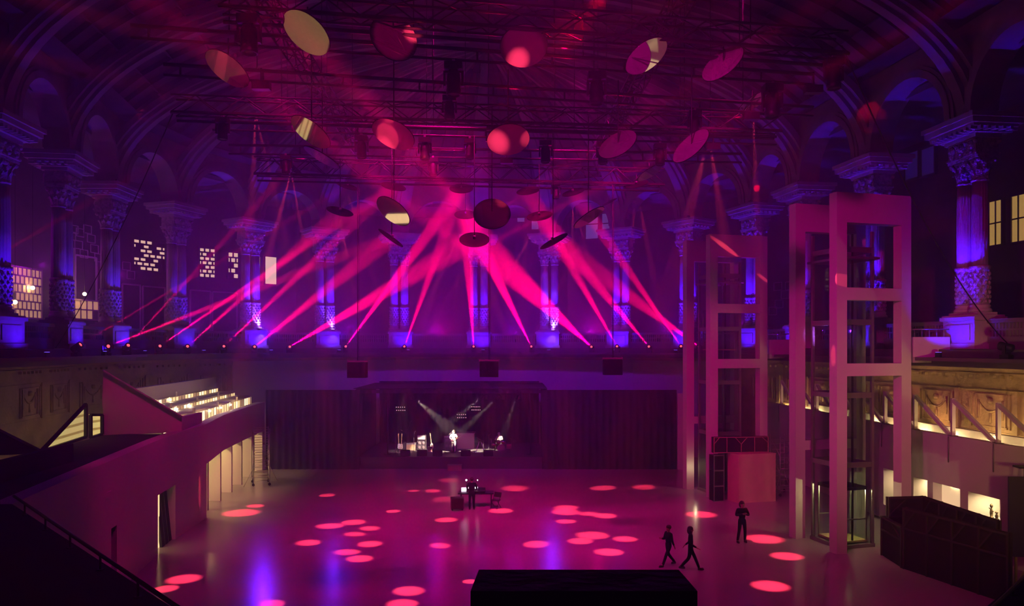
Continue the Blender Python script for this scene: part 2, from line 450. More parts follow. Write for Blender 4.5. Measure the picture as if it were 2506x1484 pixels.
# ------------------------------------------------------------------ twin columns round the gallery
def leaf(mb, c, a, r, z, h, w, out):
    ca, sa = math.cos(a), math.sin(a)
    def P(rr, s, zz): return (c[0]+rr*ca-s*sa, c[1]+rr*sa+s*ca, zz)
    pts = [(r, w, z), (r+.05, w*.95, z+h*.6), (r+out, w*.55, z+h), (r+out+.05, w*.2, z+h*.82)]
    for (r0, w0, z0), (r1, w1, z1) in zip(pts[:-1], pts[1:]):
        mb.face([P(r0, -w0, z0), P(r0, w0, z0), P(r1, w1, z1), P(r1, -w1, z1)])
        mb.face([P(r0-.04, -w0, z0), P(r1-.04, -w1, z1), P(r1-.04, w1, z1), P(r0-.04, w0, z0)])
def make_column():
    root = empty('twin_column')
    b = MB()                               # local: x along the colonnade, y towards the hall is -y
    b.cbox((0, 0, .62), (2.05, 1.35, 1.24)); b.cbox((0, 0, .12), (2.25, 1.55, .24)); b.cbox((0, 0, 1.32), (2.25, 1.55, .16)); b.cbox((0, 0, 1.44), (2.12, 1.42, .08))
    b.cbox((0, -.69, .72), (1.5, .06, .66))
    b.build('pedestal', STONE, root)
    for sx in (-.47, .47):
        d = MB()
        d.cbox((sx, 0, 1.54), (.92, .92, .12))
        d.lathe([(.45, 1.6), (.47, 1.68), (.44, 1.76), (.38, 1.8), (.42, 1.88), (.37, 1.95)], (sx, 0, 0), 20)
        d.build('base', STONE, root)
        d = MB(); d.lathe([(.36, 1.95), (.36, 3.45), (.42, 3.5), (.42, 3.62), (.36, 3.66)], (sx, 0, 0), 20)
        for row in range(7):
            for k in range(10):
                a = 2*PI*(k+.5*(row % 2))/10; z = 2.08+row*.2
                d.ball((sx+.36*math.cos(a), .36*math.sin(a), z), .075, 4, (1, 1, 1.3))
        d.build('carved_drum', CARVED, root)
        d = MB(); d.lathe([(.345, 3.66), (.35, 5.2), (.335, 6.6), (.31, 7.3)], (sx, 0, 0), 48, (16, .1)); d.build('shaft', STONE, root)
        d = MB(); d.lathe([(.32, 7.3), (.36, 7.34), (.36, 7.4), (.3, 7.43), (.32, 7.8), (.4, 8.2), (.46, 8.3)], (sx, 0, 0), 20)
        for k in range(8): leaf(d, (sx, 0), 2*PI*k/8, .32, 7.42, .42, .13, .16)
        for k in range(8): leaf(d, (sx, 0), 2*PI*(k+.5)/8, .33, 7.6, .56, .13, .2)
        for x in (-1, 1):
            for y in (-1, 1): d.ball((sx+.37*x, .37*y, 8.2), .13, 5)
        d.cbox((sx, 0, 8.36), (.98, .98, .14))
        d.build('capital', CARVED, root)
    e = MB(); e.cbox((0, 0, 8.8), (1.75, 1.05, .75)); e.cbox((0, 0, 8.46), (1.95, 1.15, .08))
    for x in (-.6, 0, .6):
        for y, rz in ((-.56, 0), (.56, 0)):
            e.ball((x, y, 8.85), .2, 6, (1, .6, 1.2)); e.ball((x, y, 8.6), .11, 5); e.ball((x+.3, y, 9.0), .1, 5)
    e.build('frieze_block', CARVED, root)
    e = MB()
    for z0, z1, wx, wy in ((9.15, 9.32, 2.0, 1.25), (9.32, 9.5, 2.4, 1.6), (9.5, 9.62, 2.9, 2.1), (9.62, 9.85, 3.2, 2.4), (9.85, 10.05, 3.4, 2.6)):
        e.box((-wx/2, -wy/2, z0), (wx/2, wy/2, z1))
    for k in range(9):
        x = -1.28+k*.32; e.cbox((x, -.95, 9.44), (.14, .3, .14)); e.cbox((x, .95, 9.44), (.14, .3, .14))
    for k in range(5):
        y = -.7+k*.35; e.cbox((-1.35, y, 9.44), (.3, .14, .14)); e.cbox((1.35, y, 9.44), (.3, .14, .14))
    e.build('cornice', STONE, root)
    return root
CSHORT = ['cut by the left edge', 'nearest at left', 'second whole one from left', 'third whole one from left', 'behind the crossing left beams', 'fifth whole one from left',
          'left of the far middle', 'at the far middle', 'right of the far middle', 'beneath pale arched windows', 'left of the far tower', 'behind the far tower', 'between the towers', 'behind the near tower', 'nearest at right']
CNAMES = ['cut off by the left edge of the picture', 'nearest whole one at left, beside lit tan blocks', 'second whole one from the left, before outlined blocks',
          'third whole one from the left, beside a lit mosaic window', 'behind crossing red beams at left, hot lamp below', 'fifth whole one from the left, lamp on pedestal',
          'on the far curve, just left of the middle', 'at the middle of the far curve', 'on the far curve right of middle, bright lamp below',
          'on the far curve beneath pale arched windows', 'just left of the far lift tower', 'rising behind the far lift tower', 'seen between the two lift towers',
          'rising behind the near lift tower', 'nearest at right, clear of the towers']
proto_col = make_column()
for i, c in enumerate(CP):
    o = proto_col if i == 0 else copy_tree(proto_col)
    n, t = inward(i+N0)
    o.location = (c.x, c.y, G+.02); o.rotation_euler = (0, 0, math.atan2(n.y, n.x)+PI/2)
    tag(o, 'blue-lit twin column '+CNAMES[i], 'column', 'twin columns round the gallery', 'thing')
# balustrades between the pedestals
BALM = mat('pierced stone balustrade', (.22, .2, .2), .8)
for i in range(N0-2, len(PATH)-3):
    a, b = PATH[i], PATH[i+1]; d = b-a; L = d.length; d.normalize(); rz = math.atan2(d.y, d.x)
    n = inward(i)[0]; m = MB(); a2 = a-n*.1
    def bx(x0, x1, z0, z1, w):
        m.box((x0, -w/2, z0), (x1, w/2, z1), rz, (a2.x, a2.y, 0))
    bx(1.05, L-1.05, G, G+.55, .3); bx(1.05, L-1.05, G+1.12, G+1.3, .36)
    k = 1.2
    while k < L-1.15:
        bx(k, k+.1, G+.55, G+.8, .16); bx(k, k+.1, G+.88, G+1.12, .16); k += .2
    bx(1.05, L-1.05, G+.8, G+.88, .18)
    struct(m, 'trim_%d' % (100+i), BALM)
# ------------------------------------------------------------------ left grandstand: curved white wall, roof terrace, portal
ZR = 4.95
LW = [V(-12.9, 20.35, 0), V(-13.75, 25, 0), V(-14.33, 28.2, 0), V(-14.43, 28.8, 0), V(-15.4, 34.3, 0), V(-15.75, 36.9, 0),
      V(-15.95, 39.2, 0), V(-16.08, 41.5, 0), V(-17.2, 47.1, 0), V(-17.75, 52.4, 0), V(-18.2, 57.5, 0), V(-18.25, 58.2, 0)]
def loff(pts, o):
    r = []
    for i, p in enumerate(pts):
        a = pts[max(0, i-1)]; b = pts[min(len(pts)-1, i+1)]; t = (b-a).normalized(); r.append(p+V(-t.y, t.x, 0)*o)
    return r
LO = loff(LW, .55)
m = MB()
for k in range(len(LW)-1):
    z0 = 0
    if k == 2: z0 = 2.5
    if k == 4: z0 = 2.55
    if 7 <= k <= 9: z0 = 2.85
    m.prism([LW[k][:2], LW[k+1][:2], LO[k+1][:2], LO[k][:2]], z0, ZR)
struct(m, 'wall_left_stand', WHITE)
m = MB()                                    # roof terrace behind the rim, wide near the camera
RO = [V(-15.2, 20.35, 0), V(-15.5, 25, 0), V(-15.7, 28.0, 0), V(-18.3, 30.4, 0), V(-18.8, 35.9, 0), V(-19.0, 37.0, 0)]
RI = [LO[0], LO[1], LO[2], LO[3], LO[4], LO[5]]
for k in range(5): m.prism([RI[k][:2], RI[k+1][:2], RO[k+1][:2], RO[k][:2]], ZR-.35, ZR-.02)
# unseen lit pit, added for the top left disc to mirror as yellow
q = MB(); q.box((-22, 21.0, 3.7), (-14.2, 28.0, 3.9)); q.box((-22, 27.9, 3.9), (-15.8, 28.1, 5.0)); q.box((-22.2, 21, 3.7), (-22, 28.1, 5.2)); struct(q, 'floor_left_added_pit', WHITE)
q = MB()
for a_, b_ in zip(RO[:2], RO[1:3]): q.beam(a_+V(0, 0, 5.25), b_+V(0, 0, 5.25), .25, .65)
struct(q, 'trim_300', ROOFM)  # added dark curb hiding the lit pit from view
for y_ in (23, 26): area('pit_fill', (-15.9, y_, 4.85), (-19.5, y_, 3.9), 2.2, .2, 60, (1, .62, .2), math.radians(80))  # added unseen lights that warm the pit floor
# the corner of the terrace that runs in front of the camera stand
m.prism([(-12.9, 20.35), (-22, 20.35), (-22, 2), (-4, 2), (-4.0, 10.9)], ZR-.35, ZR)
struct(m, 'floor_left_terrace', ROOFM)
m = MB(); m.prism([(-12.9, 20.35), (-13.4, 20.2), (-4.2, 10.3), (-4.0, 10.9)], 0, ZR-.35); struct(m, 'wall_left_terrace', ROOFM)
m = MB(); m.box((-21.9, 20.6, 0), (-13.4, 20.9, ZR-.36)); struct(m, 'wall_left_return', WHITE)
# corridor behind the portal
m = MB()
CI = loff(LW, 4.2)
for k in range(6, 11):
    m.prism([CI[k][:2], CI[k+1][:2], (CI[k+1]+V(-.3, 0, 0))[:2], (CI[k]+V(-.3, 0, 0))[:2]], 0, 4.3)
m.prism([CI[5][:2], LO[5][:2], (LO[5]+V(0, .3, 0))[:2], (CI[5]+V(0, .3, 0))[:2]], 0, 4.3)
struct(m, 'wall_left_corridor', WHITE)
m = MB()
for k in range(6, 11): m.prism([LO[k][:2], LO[k+1][:2], CI[k+1][:2], CI[k][:2]], 4.0, 4.3)
struct(m, 'ceiling_corridor', WHITE)
for k, (d, dx) in enumerate(((43.5, 0), (46.2, 0), (48.9, 0), (51.6, 0), (54.6, 0))):
    x = -16.4-(d-41.5)*.1125-.75
    x += .62; f = MB(); f.box((x-.8, d-.09, 0), (x, d+.09, 2.83))
    o = f.build('portal_fin', WHITE)
    tag(o, ('white upright fin %s in the lit portal of the left stand' % ['nearest the red-streaked jamb', 'second from the jamb', 'third from the jamb', 'fourth from the jamb', 'behind the scaffold tower'][k]), 'fin', 'fins in the left portal')
PANE = emis('warm lit pane', (1.0, .66, .3), 1.5)
PANE2 = emis('pale warm lit pane', (1.0, .75, .42), 2.4)
PANED = emis('dim warm lit pane', (1.0, .6, .32), .35)
BULB = emis('warm bulb', (1.0, .8, .5), 60)
WIN = 1
for k in range(6):                           # lit glazing at the back of the corridor
    d = 43+2.5*k; p = V(-16.4-(d-41.5)*.1125-4.15, d, 0)
    w = MB(); rz = PI/2+math.atan(.1125)
    for x in (-1.1, 0, 1.1): w.cbox((p.x-.02*0+math.cos(rz)*x+.05, p.y+math.sin(rz)*x, 1.5), (.08, .1, 2.8), rz)
    for z in (.12, 1.0, 2.9): w.cbox((p.x+.05, p.y, z), (2.2, .1, .08), rz)
    wo = struct(w, 'window_%d' % WIN, STEEL); WIN += 1
    g = MB(); g.cbox((p.x+.03, p.y, 1.5), (2.1, .03, 2.7), rz); g.build('pane', PANE, wo)
for d in (43, 47, 51, 55):
    area('corridor_lamp', (-16.4-(d-41.5)*.1125-2.2, d, 3.9), (-16.4-(d-41.5)*.1125-1.2, d+.5, 0), 1.2, .4, 150, WARM)
spot('portal_fin_lamp', (-18.6, 41.8, 3.0), (-17.4, 54, 1.2), 70, 420, WARM, .6, .2)
# slot doorway with black drape panels, small dark door
m = MB(); a, b = LO[4], LO[5]
m.prism([(a-V(1.3, 0, 0))[:2], (b-V(1.3, 0, 0))[:2], (b-V(1.5, 0, 0))[:2], (a-V(1.5, 0, 0))[:2]], 0, 2.9)
c_, e_ = LW[4]+V(-.3, 0, 0), LW[4].lerp(LW[5], .45)+V(-.3, 0, 0)
m.prism([c_[:2], e_[:2], (e_-V(.1, 0, 0))[:2], (c_-V(.1, 0, 0))[:2]], 0, 2.55)
o = struct(m, 'window_%d' % WIN, PANE); WIN += 1  # glowing sheets in the doorway stand in for the lit room behind
for k in range(3):
    p = LW[4].lerp(LW[5], .42+.2*k); q = LW[4].lerp(LW[5], .58+.2*k)
    f = MB(); f.extr([(p.x-.15, p.y, 0), (q.x-.15, q.y, 0), (q.x-.42, q.y, 2.5), (p.x-.42, p.y, 2.5)], (-.12, 0, 0))
    tag(f.build('drape_panel', BLACK), 'black drape panel leaning in the lit slot doorway, '+['beside the lit gap', 'in the middle', 'farthest in'][k], 'drape', 'drapes in the slot doorway')
m = MB(); m.prism([(LO[2]-V(.05, 0, 0))[:2], (LO[3]-V(.05, 0, 0))[:2], (LO[3]-V(.2, 0, 0))[:2], (LO[2]-V(.2, 0, 0))[:2]], 0, 2.5)
do = struct(m, 'door_1', mat('dark red door', (.12, .03, .03), .5))
m = MB(); p = LO[2].lerp(LO[3], .2); m.cbox((p.x+.02, p.y, 1.05), (.06, .05, .16)); m.build('door_handle', STEEL, do)
# handrail along the dark terrace edge
def handrail(name, A, B, n, h, label):
    r = empty(name, (0, 0, 0), label=label, cat='handrail')
    A = V(*A); B = V(*B); m = MB(); m.tube(A+V(0, 0, h), B+V(0, 0, h), .035); m.build('rail', BLKM, r)
    for k in range(n):
        p = A.lerp(B, (k+.6)/n); q = MB(); q.tube(p, p+V(0, 0, h), .022); q.cbox(p+V(0, 0, .01), (.1, .1, .02)); q.build('post', BLKM, r)
    return r
handrail('handrail', (-12.6, 19.95, ZR), (-4.05, 10.55, ZR), 6, .28, 'thin dark handrail on the edge of the dark left terrace')
handrail('handrail', (10.1, 14.9, ZR), (4.1, 8.6, ZR), 5, .1, 'low dark rail on the terrace edge in the bottom right corner')
m = MB(); m.prism([(10.3, 15.2), (24, 15.2), (24, 2), (4, 2), (4, 8.9)], ZR-.35, ZR); struct(m, 'floor_right_terrace', ROOFM)
m = MB(); m.prism([(10.3, 15.2), (10.6, 14.9), (4.3, 8.5), (4, 8.9)], 0, ZR-.35); struct(m, 'wall_right_terrace', ROOFM)
m = MB(); m.box((-4, -8, 0), (4, 3.4, 6.9)); m.box((-1.2, 3.4, 0), (1.6, 5.4, 6.6)); struct(m, 'floor_camera_platform', ROOFM)
# raked stand end walls (wedges)
e = empty('raked_stand_wall', (0, 0, 0), label='big purple triangular end wall of the raked left stand', cat='stand')
m = MB(); A = at(252, 1065, 36.4); B = at(445, 1055, 38.1)
zt0, zt1 = gz(908, 36.4), gz(1021, 38.1)
m.extr([(A.x, A.y, ZR-.05), (B.x, B.y, ZR-.05), (B.x, B.y, zt1), (A.x, A.y, zt0)], (-.15, .3, 0)); m.build('panel', WHITE, e)
m = MB(); m.beam((A.x, A.y, zt0+.03), (B.x, B.y, zt1+.03), .5, .06); m.build('coping', WHITE, e)
m = MB(); m.extr([(B.x, B.y, ZR-.05), (B.x-.6, B.y+4, ZR-.05), (B.x-.6, B.y+4, zt1-.1), (B.x, B.y, zt1)], (-.15, 0, 0)); m.build('return_panel', WHITE, e)
m = MB(); A = at(100, 1107, 30.4); B = at(-75, 1020, 29.5)
m.extr([(A.x, A.y, ZR-.05), (B.x, B.y, ZR-.05), (B.x, B.y, B.z), (A.x, A.y, ZR)], (-.2, .5, 0))
tag(m.build('dark_stand_wedge', ROOFM), 'low dark wedge at the left edge of the picture above the terrace', 'stand')
# triangular skylights before the carved wall; striped emission stands in for warm light inside
STRIP = bpy.data.materials.new('glowing ribbed soffit'); STRIP.use_nodes = True
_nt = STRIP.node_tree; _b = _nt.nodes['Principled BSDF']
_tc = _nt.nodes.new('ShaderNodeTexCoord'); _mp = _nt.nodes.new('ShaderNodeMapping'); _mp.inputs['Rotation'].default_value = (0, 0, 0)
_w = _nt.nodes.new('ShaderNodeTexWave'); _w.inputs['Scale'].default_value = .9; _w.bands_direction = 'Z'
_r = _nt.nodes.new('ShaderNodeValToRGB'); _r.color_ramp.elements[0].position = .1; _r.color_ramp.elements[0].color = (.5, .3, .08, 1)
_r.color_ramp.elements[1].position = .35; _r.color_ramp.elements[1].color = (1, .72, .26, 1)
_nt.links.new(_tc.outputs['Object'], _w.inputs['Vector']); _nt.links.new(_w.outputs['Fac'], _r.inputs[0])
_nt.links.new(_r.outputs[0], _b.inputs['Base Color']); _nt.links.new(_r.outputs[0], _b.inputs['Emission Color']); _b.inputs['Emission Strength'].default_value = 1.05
def tri_light(pts, label):
    e = empty('triangular_skylight', (0, 0, 0), label=label, cat='skylight')
    P = [at(*p) for p in pts]
    m = MB(); m.extr([p+V(-.25, .3, 0) for p in P], (0, .05, 0)); m.build('glowing_panel', STRIP, e)
    m = MB(); m.extr([p for p in P], (0, .02, 0)); m.build('glass_pane', GLASS, e)
    m = MB()
    for a, b in zip(P, P[1:]+P[:1]): m.beam(a, b, .12, .12)
    m.build('frame', BLKM, e)
tri_light([(100, 1106, 30.4), (210, 1070, 35.2), (210, 990, 35.2)], 'large glowing yellow triangular skylight at left with ribbed soffit')
tri_light([(222, 1072, 35.5), (250, 1063, 36.3), (250, 1016, 36.3), (222, 1016, 35.5)], 'small glowing yellow pane between the large skylight and the purple wedge')
# stepped lit glazing beyond the wedge
TW = [V(-15.95-.1125*(d-37.6), d, 0) for d in (38.6, 41, 43.5, 46, 48.5, 51, 53.5, 56, 58.5, 61, 63.5)]
for row, (o0, z0, z1, n) in enumerate(((1.0, 4.7, 5.38, 8), (2.2, 5.08, 5.68, 8), (3.4, 5.44, 6.02, 8))):
    Q = loff(TW, o0); Q2 = loff(TW, o0+1.2)
    e = empty('glazed_tier', (0, 0, 0), label='curved row of lit glazing in the left stand, '+['lowest row just above the white rim', 'middle row of the three', 'top row under the cream parapet'][row], cat='glazing', group='lit stepped glazing')
    fr = MB(); led = MB()
    for k in range(n):
        a, b = Q[k], Q[k+1]; d = (b-a).normalized(); rz = math.atan2(d.y, d.x); L = (b-a).length
        for s in range(4):
            c0 = a.lerp(b, s/4); c1 = a.lerp(b, (s+1)/4); c = (c0+c1)/2
            fr.cbox((c0.x, c0.y, (z0+z1)/2), (.07, .08, z1-z0), rz)
            g = MB(); g.cbox((c.x, c.y, (z0+z1)/2), (L/4-.1, .03, z1-z0-.08), rz)
            g.build('pane', [PANE2, PANE, PANED, PANE2, PANE, PANED, PANE][(k*4+s*3+row*2) % 7], e)
        fr.beam((a.x, a.y, z0+.03), (b.x, b.y, z0+.03), .1, .06); fr.beam((a.x, a.y, z1-.02), (b.x, b.y, z1-.02), .12, .06)
        if k % 2 == 0: fr.cbox((a.x+.1, a.y, z1+.1), (.1, .1, .3), rz)
        led.prism([a[:2], b[:2], Q2[k+1][:2], Q2[k][:2]], z1+.0, z1+.05)
    fr.build('frame', WHITE, e)
    if row < 2: led.build('ledge', WHITE, e)
    for k in range(2, 6 if row == 0 else 4):
        p = Q[k].lerp(Q[k+1], .3+.1*row); bl = MB(); bl.ball((p.x+.12, p.y, z1-.16), .055, 6); bl.build('bulb', BULB, e)
m = MB(); Q = loff(TW, 3.5); Q2 = loff(TW, 3.8)
for k in range(8): m.prism([Q[k][:2], Q[k+1][:2], Q2[k+1][:2], Q2[k][:2]], 6.02, 6.8)
struct(m, 'wall_left_parapet', WHITE)
m = MB(); Q = loff(TW, 1.3); Q2 = loff(TW, 3.6)
for k in range(8): m.prism([Q[k][:2], Q[k+1][:2], Q2[k+1][:2], Q2[k][:2]], 4.35, 4.44)
struct(m, 'floor_left_tier', WHITE)
for d in (41, 45, 49, 53): spot('tier_glow', (-16.0-.1125*(d-37.6)-.2, d, 6.0), (-19.5-.1125*(d-37.6), d+.3, 5.4), 150, 60, WARM, .5, .15)
for d, e_ in ((26, 500), (34, 450), (44, 350), (54, 220)): spot('frieze_uplight', (-22.3, d, 4.2), (-25.6, d+1, 7), 120, e_*.14, (1, .42, .2), 1, .2)

# ------------------------------------------------------------------ right grandstand
RW = [V(20.9, 15.2, 0), V(20.9, 24, 0), V(20.5, 31.6, 0), V(20.3, 32.8, 0), V(20.07, 34.7, 0), V(20.0, 35.2, 0), V(19.8, 37.1, 0), V(19.75, 37.5, 0), V(19.65, 38.6, 0), V(19.6, 39.4, 0), V(19.5, 41.4, 0), V(19.2, 49, 0), V(18.8, 56, 0), V(18.5, 60, 0)]
NICHE = {3, 5, 7, 9}
RO2 = loff(RW, -.4)
m = MB()
for k in range(len(RW)-1):
    q = [RW[k][:2], RW[k+1][:2], RO2[k+1][:2], RO2[k][:2]]
    if k in NICHE:
        m.prism(q, 2.7, ZR); m.prism(q, 0, .7)
    else: m.prism(q, 0, ZR)
struct(m, 'wall_right_stand', WHITE)
RB = loff(RW, -1.5); RC = loff(RW, -1.75)
for k in sorted(NICHE):
    m = MB(); a, b, c, d = RO2[k], RO2[k+1], RB[k+1], RB[k]
    m.prism([d[:2], c[:2], (c+V(.1, 0, 0))[:2], (d+V(.1, 0, 0))[:2]], .5, 2.9)
    m.prism([a[:2], b[:2], c[:2], d[:2]], .6, .7); m.prism([a[:2], b[:2], c[:2], d[:2]], 2.7, 2.8)
    m.extr([(a.x, a.y, .6), (d.x, d.y, .6), (d.x, d.y, 2.8), (a.x, a.y, 2.8)], (0, -.08, 0))
    m.extr([(b.x, b.y, .6), (c.x, c.y, .6), (c.x, c.y, 2.8), (b.x, b.y, 2.8)], (0, .08, 0))
    w = struct(m, 'window_%d' % WIN, WHITE); WIN += 1
    f = MB()
    for z in (.72, 2.68): f.beam((RW[k].x+.02, RW[k].y, z), (RW[k+1].x+.02, RW[k+1].y, z), .06, .05)
    f.build('frame', WHITE, w)
    c4 = (a+b+c+d)/4
    area('niche_lamp', (c4.x, c4.y, 2.62), (c4.x+.15, c4.y, 0), .6, (b-a).length*.6, 60 if k != 3 else 110, (1, .72, .36))
    if k == 5:
        s = MB(); s.prism([(RO2[k]+V(.05, 0, 0))[:2], (RO2[k+1]+V(.05, 0, 0))[:2], (RO2[k+1]+V(.1, 0, 0))[:2], (RO2[k]+V(.1, 0, 0))[:2]], .7, 2.7)
        s.build('screen_panel', mat('backlit blind', (.7, .6, .45), .7, emit=(1, .68, .36), es=.85), w)
# display shelf and figurines in the third niche
k = 3; a = RO2[k].lerp(RO2[k+1], .12); b = RO2[k].lerp(RO2[k+1], .95)
s = empty('display_shelf', (0, 0, 0), label='white display shelf in the brightest niche of the right stand', cat='shelf')
m = MB(); m.prism([a[:2], b[:2], (b+V(.7, 0, 0))[:2], (a+V(.7, 0, 0))[:2]], 1.5, 1.57); m.build('board', WHITE, s)
m = MB()
for q in (a, b, a+V(.6, 0, 0), b+V(.6, 0, 0)): m.cbox((q.x+.04, q.y, 1.1), (.06, .06, .8))
m.build('leg', WHITE, s)
FIG = mat('dark bronze', (.1, .07, .04), .4, .6)
for j, (t, h, lab) in enumerate(((.75, .62, 'tall bronze figurine with a round head'), (.55, .35, 'small squat bronze figurine'), (.3, .42, 'bronze figurine with arms spread out'))):
    p = a.lerp(b, t)+V(.3, 0, 1.57)
    f = MB(); f.lathe([(.1, 0), (.11, .04), (.05, .06), (.07, h*.35), (.05, h*.6), (.025, h*.68), (.06, h*.8), (.065, h*.9), (.02, h)], p, 10)
    if j != 1: f.tube(p+V(0, -.16, h*(.62 if j == 2 else .5)), p+V(0, .16, h*.66), .02, 6)
    tag(f.build('figurine', FIG), lab+' on the display shelf at right', 'figurine', 'figurines on the display shelf')
for j, (t, w, lab) in enumerate(((.7, .3, 'framed picture leaning under the display shelf, with a curved motif'), (.32, .4, 'dark tilted board under the display shelf'))):
    p = a.lerp(b, t)+V(.35, 0, .72); f = MB()
    f.extr([(p.x, p.y-w/2, .72), (p.x, p.y+w/2, .72), (p.x+.2, p.y+w/2, 1.4), (p.x+.2, p.y-w/2, 1.4)], (.03, 0, 0))
    f = f.build('picture', [OCHRE, BLKM][j]); tag(f, lab, 'picture')
# inner cream parapet and sawtooth braces on the rim
RI2 = loff(RW, -1.0); RI3 = loff(RW, -1.25)
m = MB()
for k in range(len(RW)-1): m.prism([RI2[k][:2], RI2[k+1][:2], RI3[k+1][:2], RI3[k][:2]], 4.4, 5.2)
struct(m, 'wall_right_parapet', WHITE)
def rwx(d):
    for p, q in zip(RW[:-1], RW[1:]):
        if p.y <= d <= q.y: return p.x+(q.x-p.x)*(d-p.y)/(q.y-p.y)
    return RW[-1].x
BR = [30.3, 33.1, 35.9, 38.7, 41.5, 44.3, 47.1, 49.9, 52.7, 55.5]
BL = ['cut by the right edge of the picture', 'second from the right edge, above the dark flats', 'just right of the near lift tower', 'beside the near lift tower edge', 'seen through the near lift tower, nearer one', 'seen through the near lift tower, farther one', 'behind the near lift tower left post', 'between the lift towers, nearer one', 'between the lift towers, farther one', 'behind the far lift tower']
for k, d in enumerate(BR):
    x = rwx(d)+.15; e = empty('sawtooth_brace', (x, d, ZR), label='white triangular brace on the right rim, '+BL[k], cat='brace', group='sawtooth braces on the right rim')
    x2 = rwx(d-2.55)+.15-x
    m = MB(); m.beam((0, 0, 0), (0, 0, 1.72), .14, .16); m.build('post', WHITE, e)
    m = MB(); m.beam((0, -.05, 1.62), (x2, -2.55, .05), .14, .16); m.build('diagonal', WHITE, e)
    m = MB(); m.cbox((0, 0, .02), (.3, .3, .04)); m.build('foot_plate', STEEL, e)
    m = MB(); m.tube((-.21, 0, -.02), (-.21, 0, -1.2), .025, 6); m.build('hanging_rod', STEEL, e)
for d in (22, 25, 28, 31, 34, 37, 40, 43, 47, 51): spot('frieze_lamp', (rwx(d)+1.3, d, 5.3), (rwx(d)+4, d, 6.6), 150, 75 if d < 44 else 38, (1, .55, .16), .6, .12)
for k_ in range(14): lamp('trough_lamp', (rwx(25+2.4*k_)+.72, 25+2.4*k_, 4.75), 75 if k_ < 8 else 40, (1, .64, .26), .03)
for d, e_ in ((26, 25), (31, 30), (36, 30), (42, 20), (50, 12)): lamp('gap_lamp', (22.0, d, 4.95), e_, (1, .66, .26), .12)

# ------------------------------------------------------------------ lift towers and their footbridges
def make_tower(lit):
    r = empty('lift_tower')
    TH, W, P = .5, 3.9, .52
    def frame(v, bars, top):
        m = MB()
        m.box((0, v, 0), (P, v+TH, top)); m.box((W-P, v, 0), (W, v+TH, top))
        for z0, z1 in bars: m.box((P, v, z0), (W-P, v+TH, z1))
        return m
    frame(0, ((14.44, 15.75), (11.06, 11.6), (7.73, 8.28)), 15.75).build('front_frame', WHITE, r)
    frame(2.9, ((14.44, 15.75), (4.15, 4.6)), 15.75).build('rear_frame', WHITE, r)
    s = MB()
    for u in (.75, 2.45):
        for v in (.75, 2.65): s.box((u-.06, v-.06, 0), (u+.06, v+.06, 14.2))
    for z in (3.6, 6.72, 10.0, 13.25):
        for v in (.75, 2.65): s.box((.7, v-.05, z), (2.5, v+.05, z+.22)); s.box((.7, v-.09, z+.2), (2.5, v+.09, z+.24))
        for u in (.75, 2.45): s.box((u-.05, .75, z), (u+.05, 2.65, z+.22))
    s.build('shaft_frame', STEEL, r)
    for a, b in (((.82, .73, .1), (2.38, .75, 13.2)), ((.73, .82, .1), (.75, 2.58, 13.2)), ((2.45, .82, .1), (2.47, 2.58, 13.2))):
        g = MB(); g.box(a, b); g.build('glass_panel', GLASS, r)
    c = MB(); c.box((.66, .66, 0), (2.54, 2.74, .16)); c.build('shaft_base', STEEL, r)
    for v in (1.0, 2.4):
        m = MB(); m.tube((1.6, v, .2), (1.6, v, 14.1), .05); m.build('guide_rail', BLKM, r)
    k = empty('lift_car', (0, 0, .2)); k.parent = r
    z = 0.0 if lit else 8.6
    k.location.z = .2+z
    m = MB(); m.box((.9, .9, 0), (2.3, 2.5, .08)); m.build('car_floor', mat('yellow lift floor', (.6, .5, .2), .6), k)
    m = MB(); m.box((.9, .9, 2.35), (2.3, 2.5, 2.5)); m.build('car_roof', BLKM, k)
    m = MB()
    for u in (.93, 2.27):
        for v in (.93, 2.47): m.box((u-.03, v-.03, .08), (u+.03, v+.03, 2.35))
    for u0, u1, v in ((.9, 2.3, .92), (.9, 2.3, 2.47)): m.box((u0, v, 1.0), (u1, v+.03, 1.06))
    m.build('car_frame', STEEL, k)
    if lit:
        m = MB(); m.box((1.3, 1.4, 2.3), (1.9, 2.0, 2.345)); m.build('car_light', emis('lift car lamp', (1, .85, .4), 5), k)
    m = MB(); m.box((P+.1, .2, 12.9), (2.4, 2.9, 13.0)); m.build('landing_deck', STEEL, r)
    return r
ang = math.atan2(.27, .963)
T1 = make_tower(True); T1.location = (14.09, 34.2, 0); T1.rotation_euler = (0, 0, ang)
tag(T1, 'nearest white lift tower at right, with a lit glass car at its foot', 'lift tower', 'white lift towers', 'thing')
T2 = make_tower(False); T2.location = (11.81, 47.0, 0); T2.rotation_euler = (0, 0, ang)
tag(T2, 'white open frame lift tower farther back, with a pale box at its foot', 'lift tower', 'white lift towers', 'thing')
lamp('lift_car_light', (14.09+1.6*.963-1.7*.27, 34.2+1.6*.27+1.7*.963, 2.3), 90, (1, .85, .34), .03)
lamp('lift_foot_light', (11.81+.3*.963-2.3*.27, 47+.3*.27+2.3*.963, 1.4), 12, (1, .85, .45), .03)
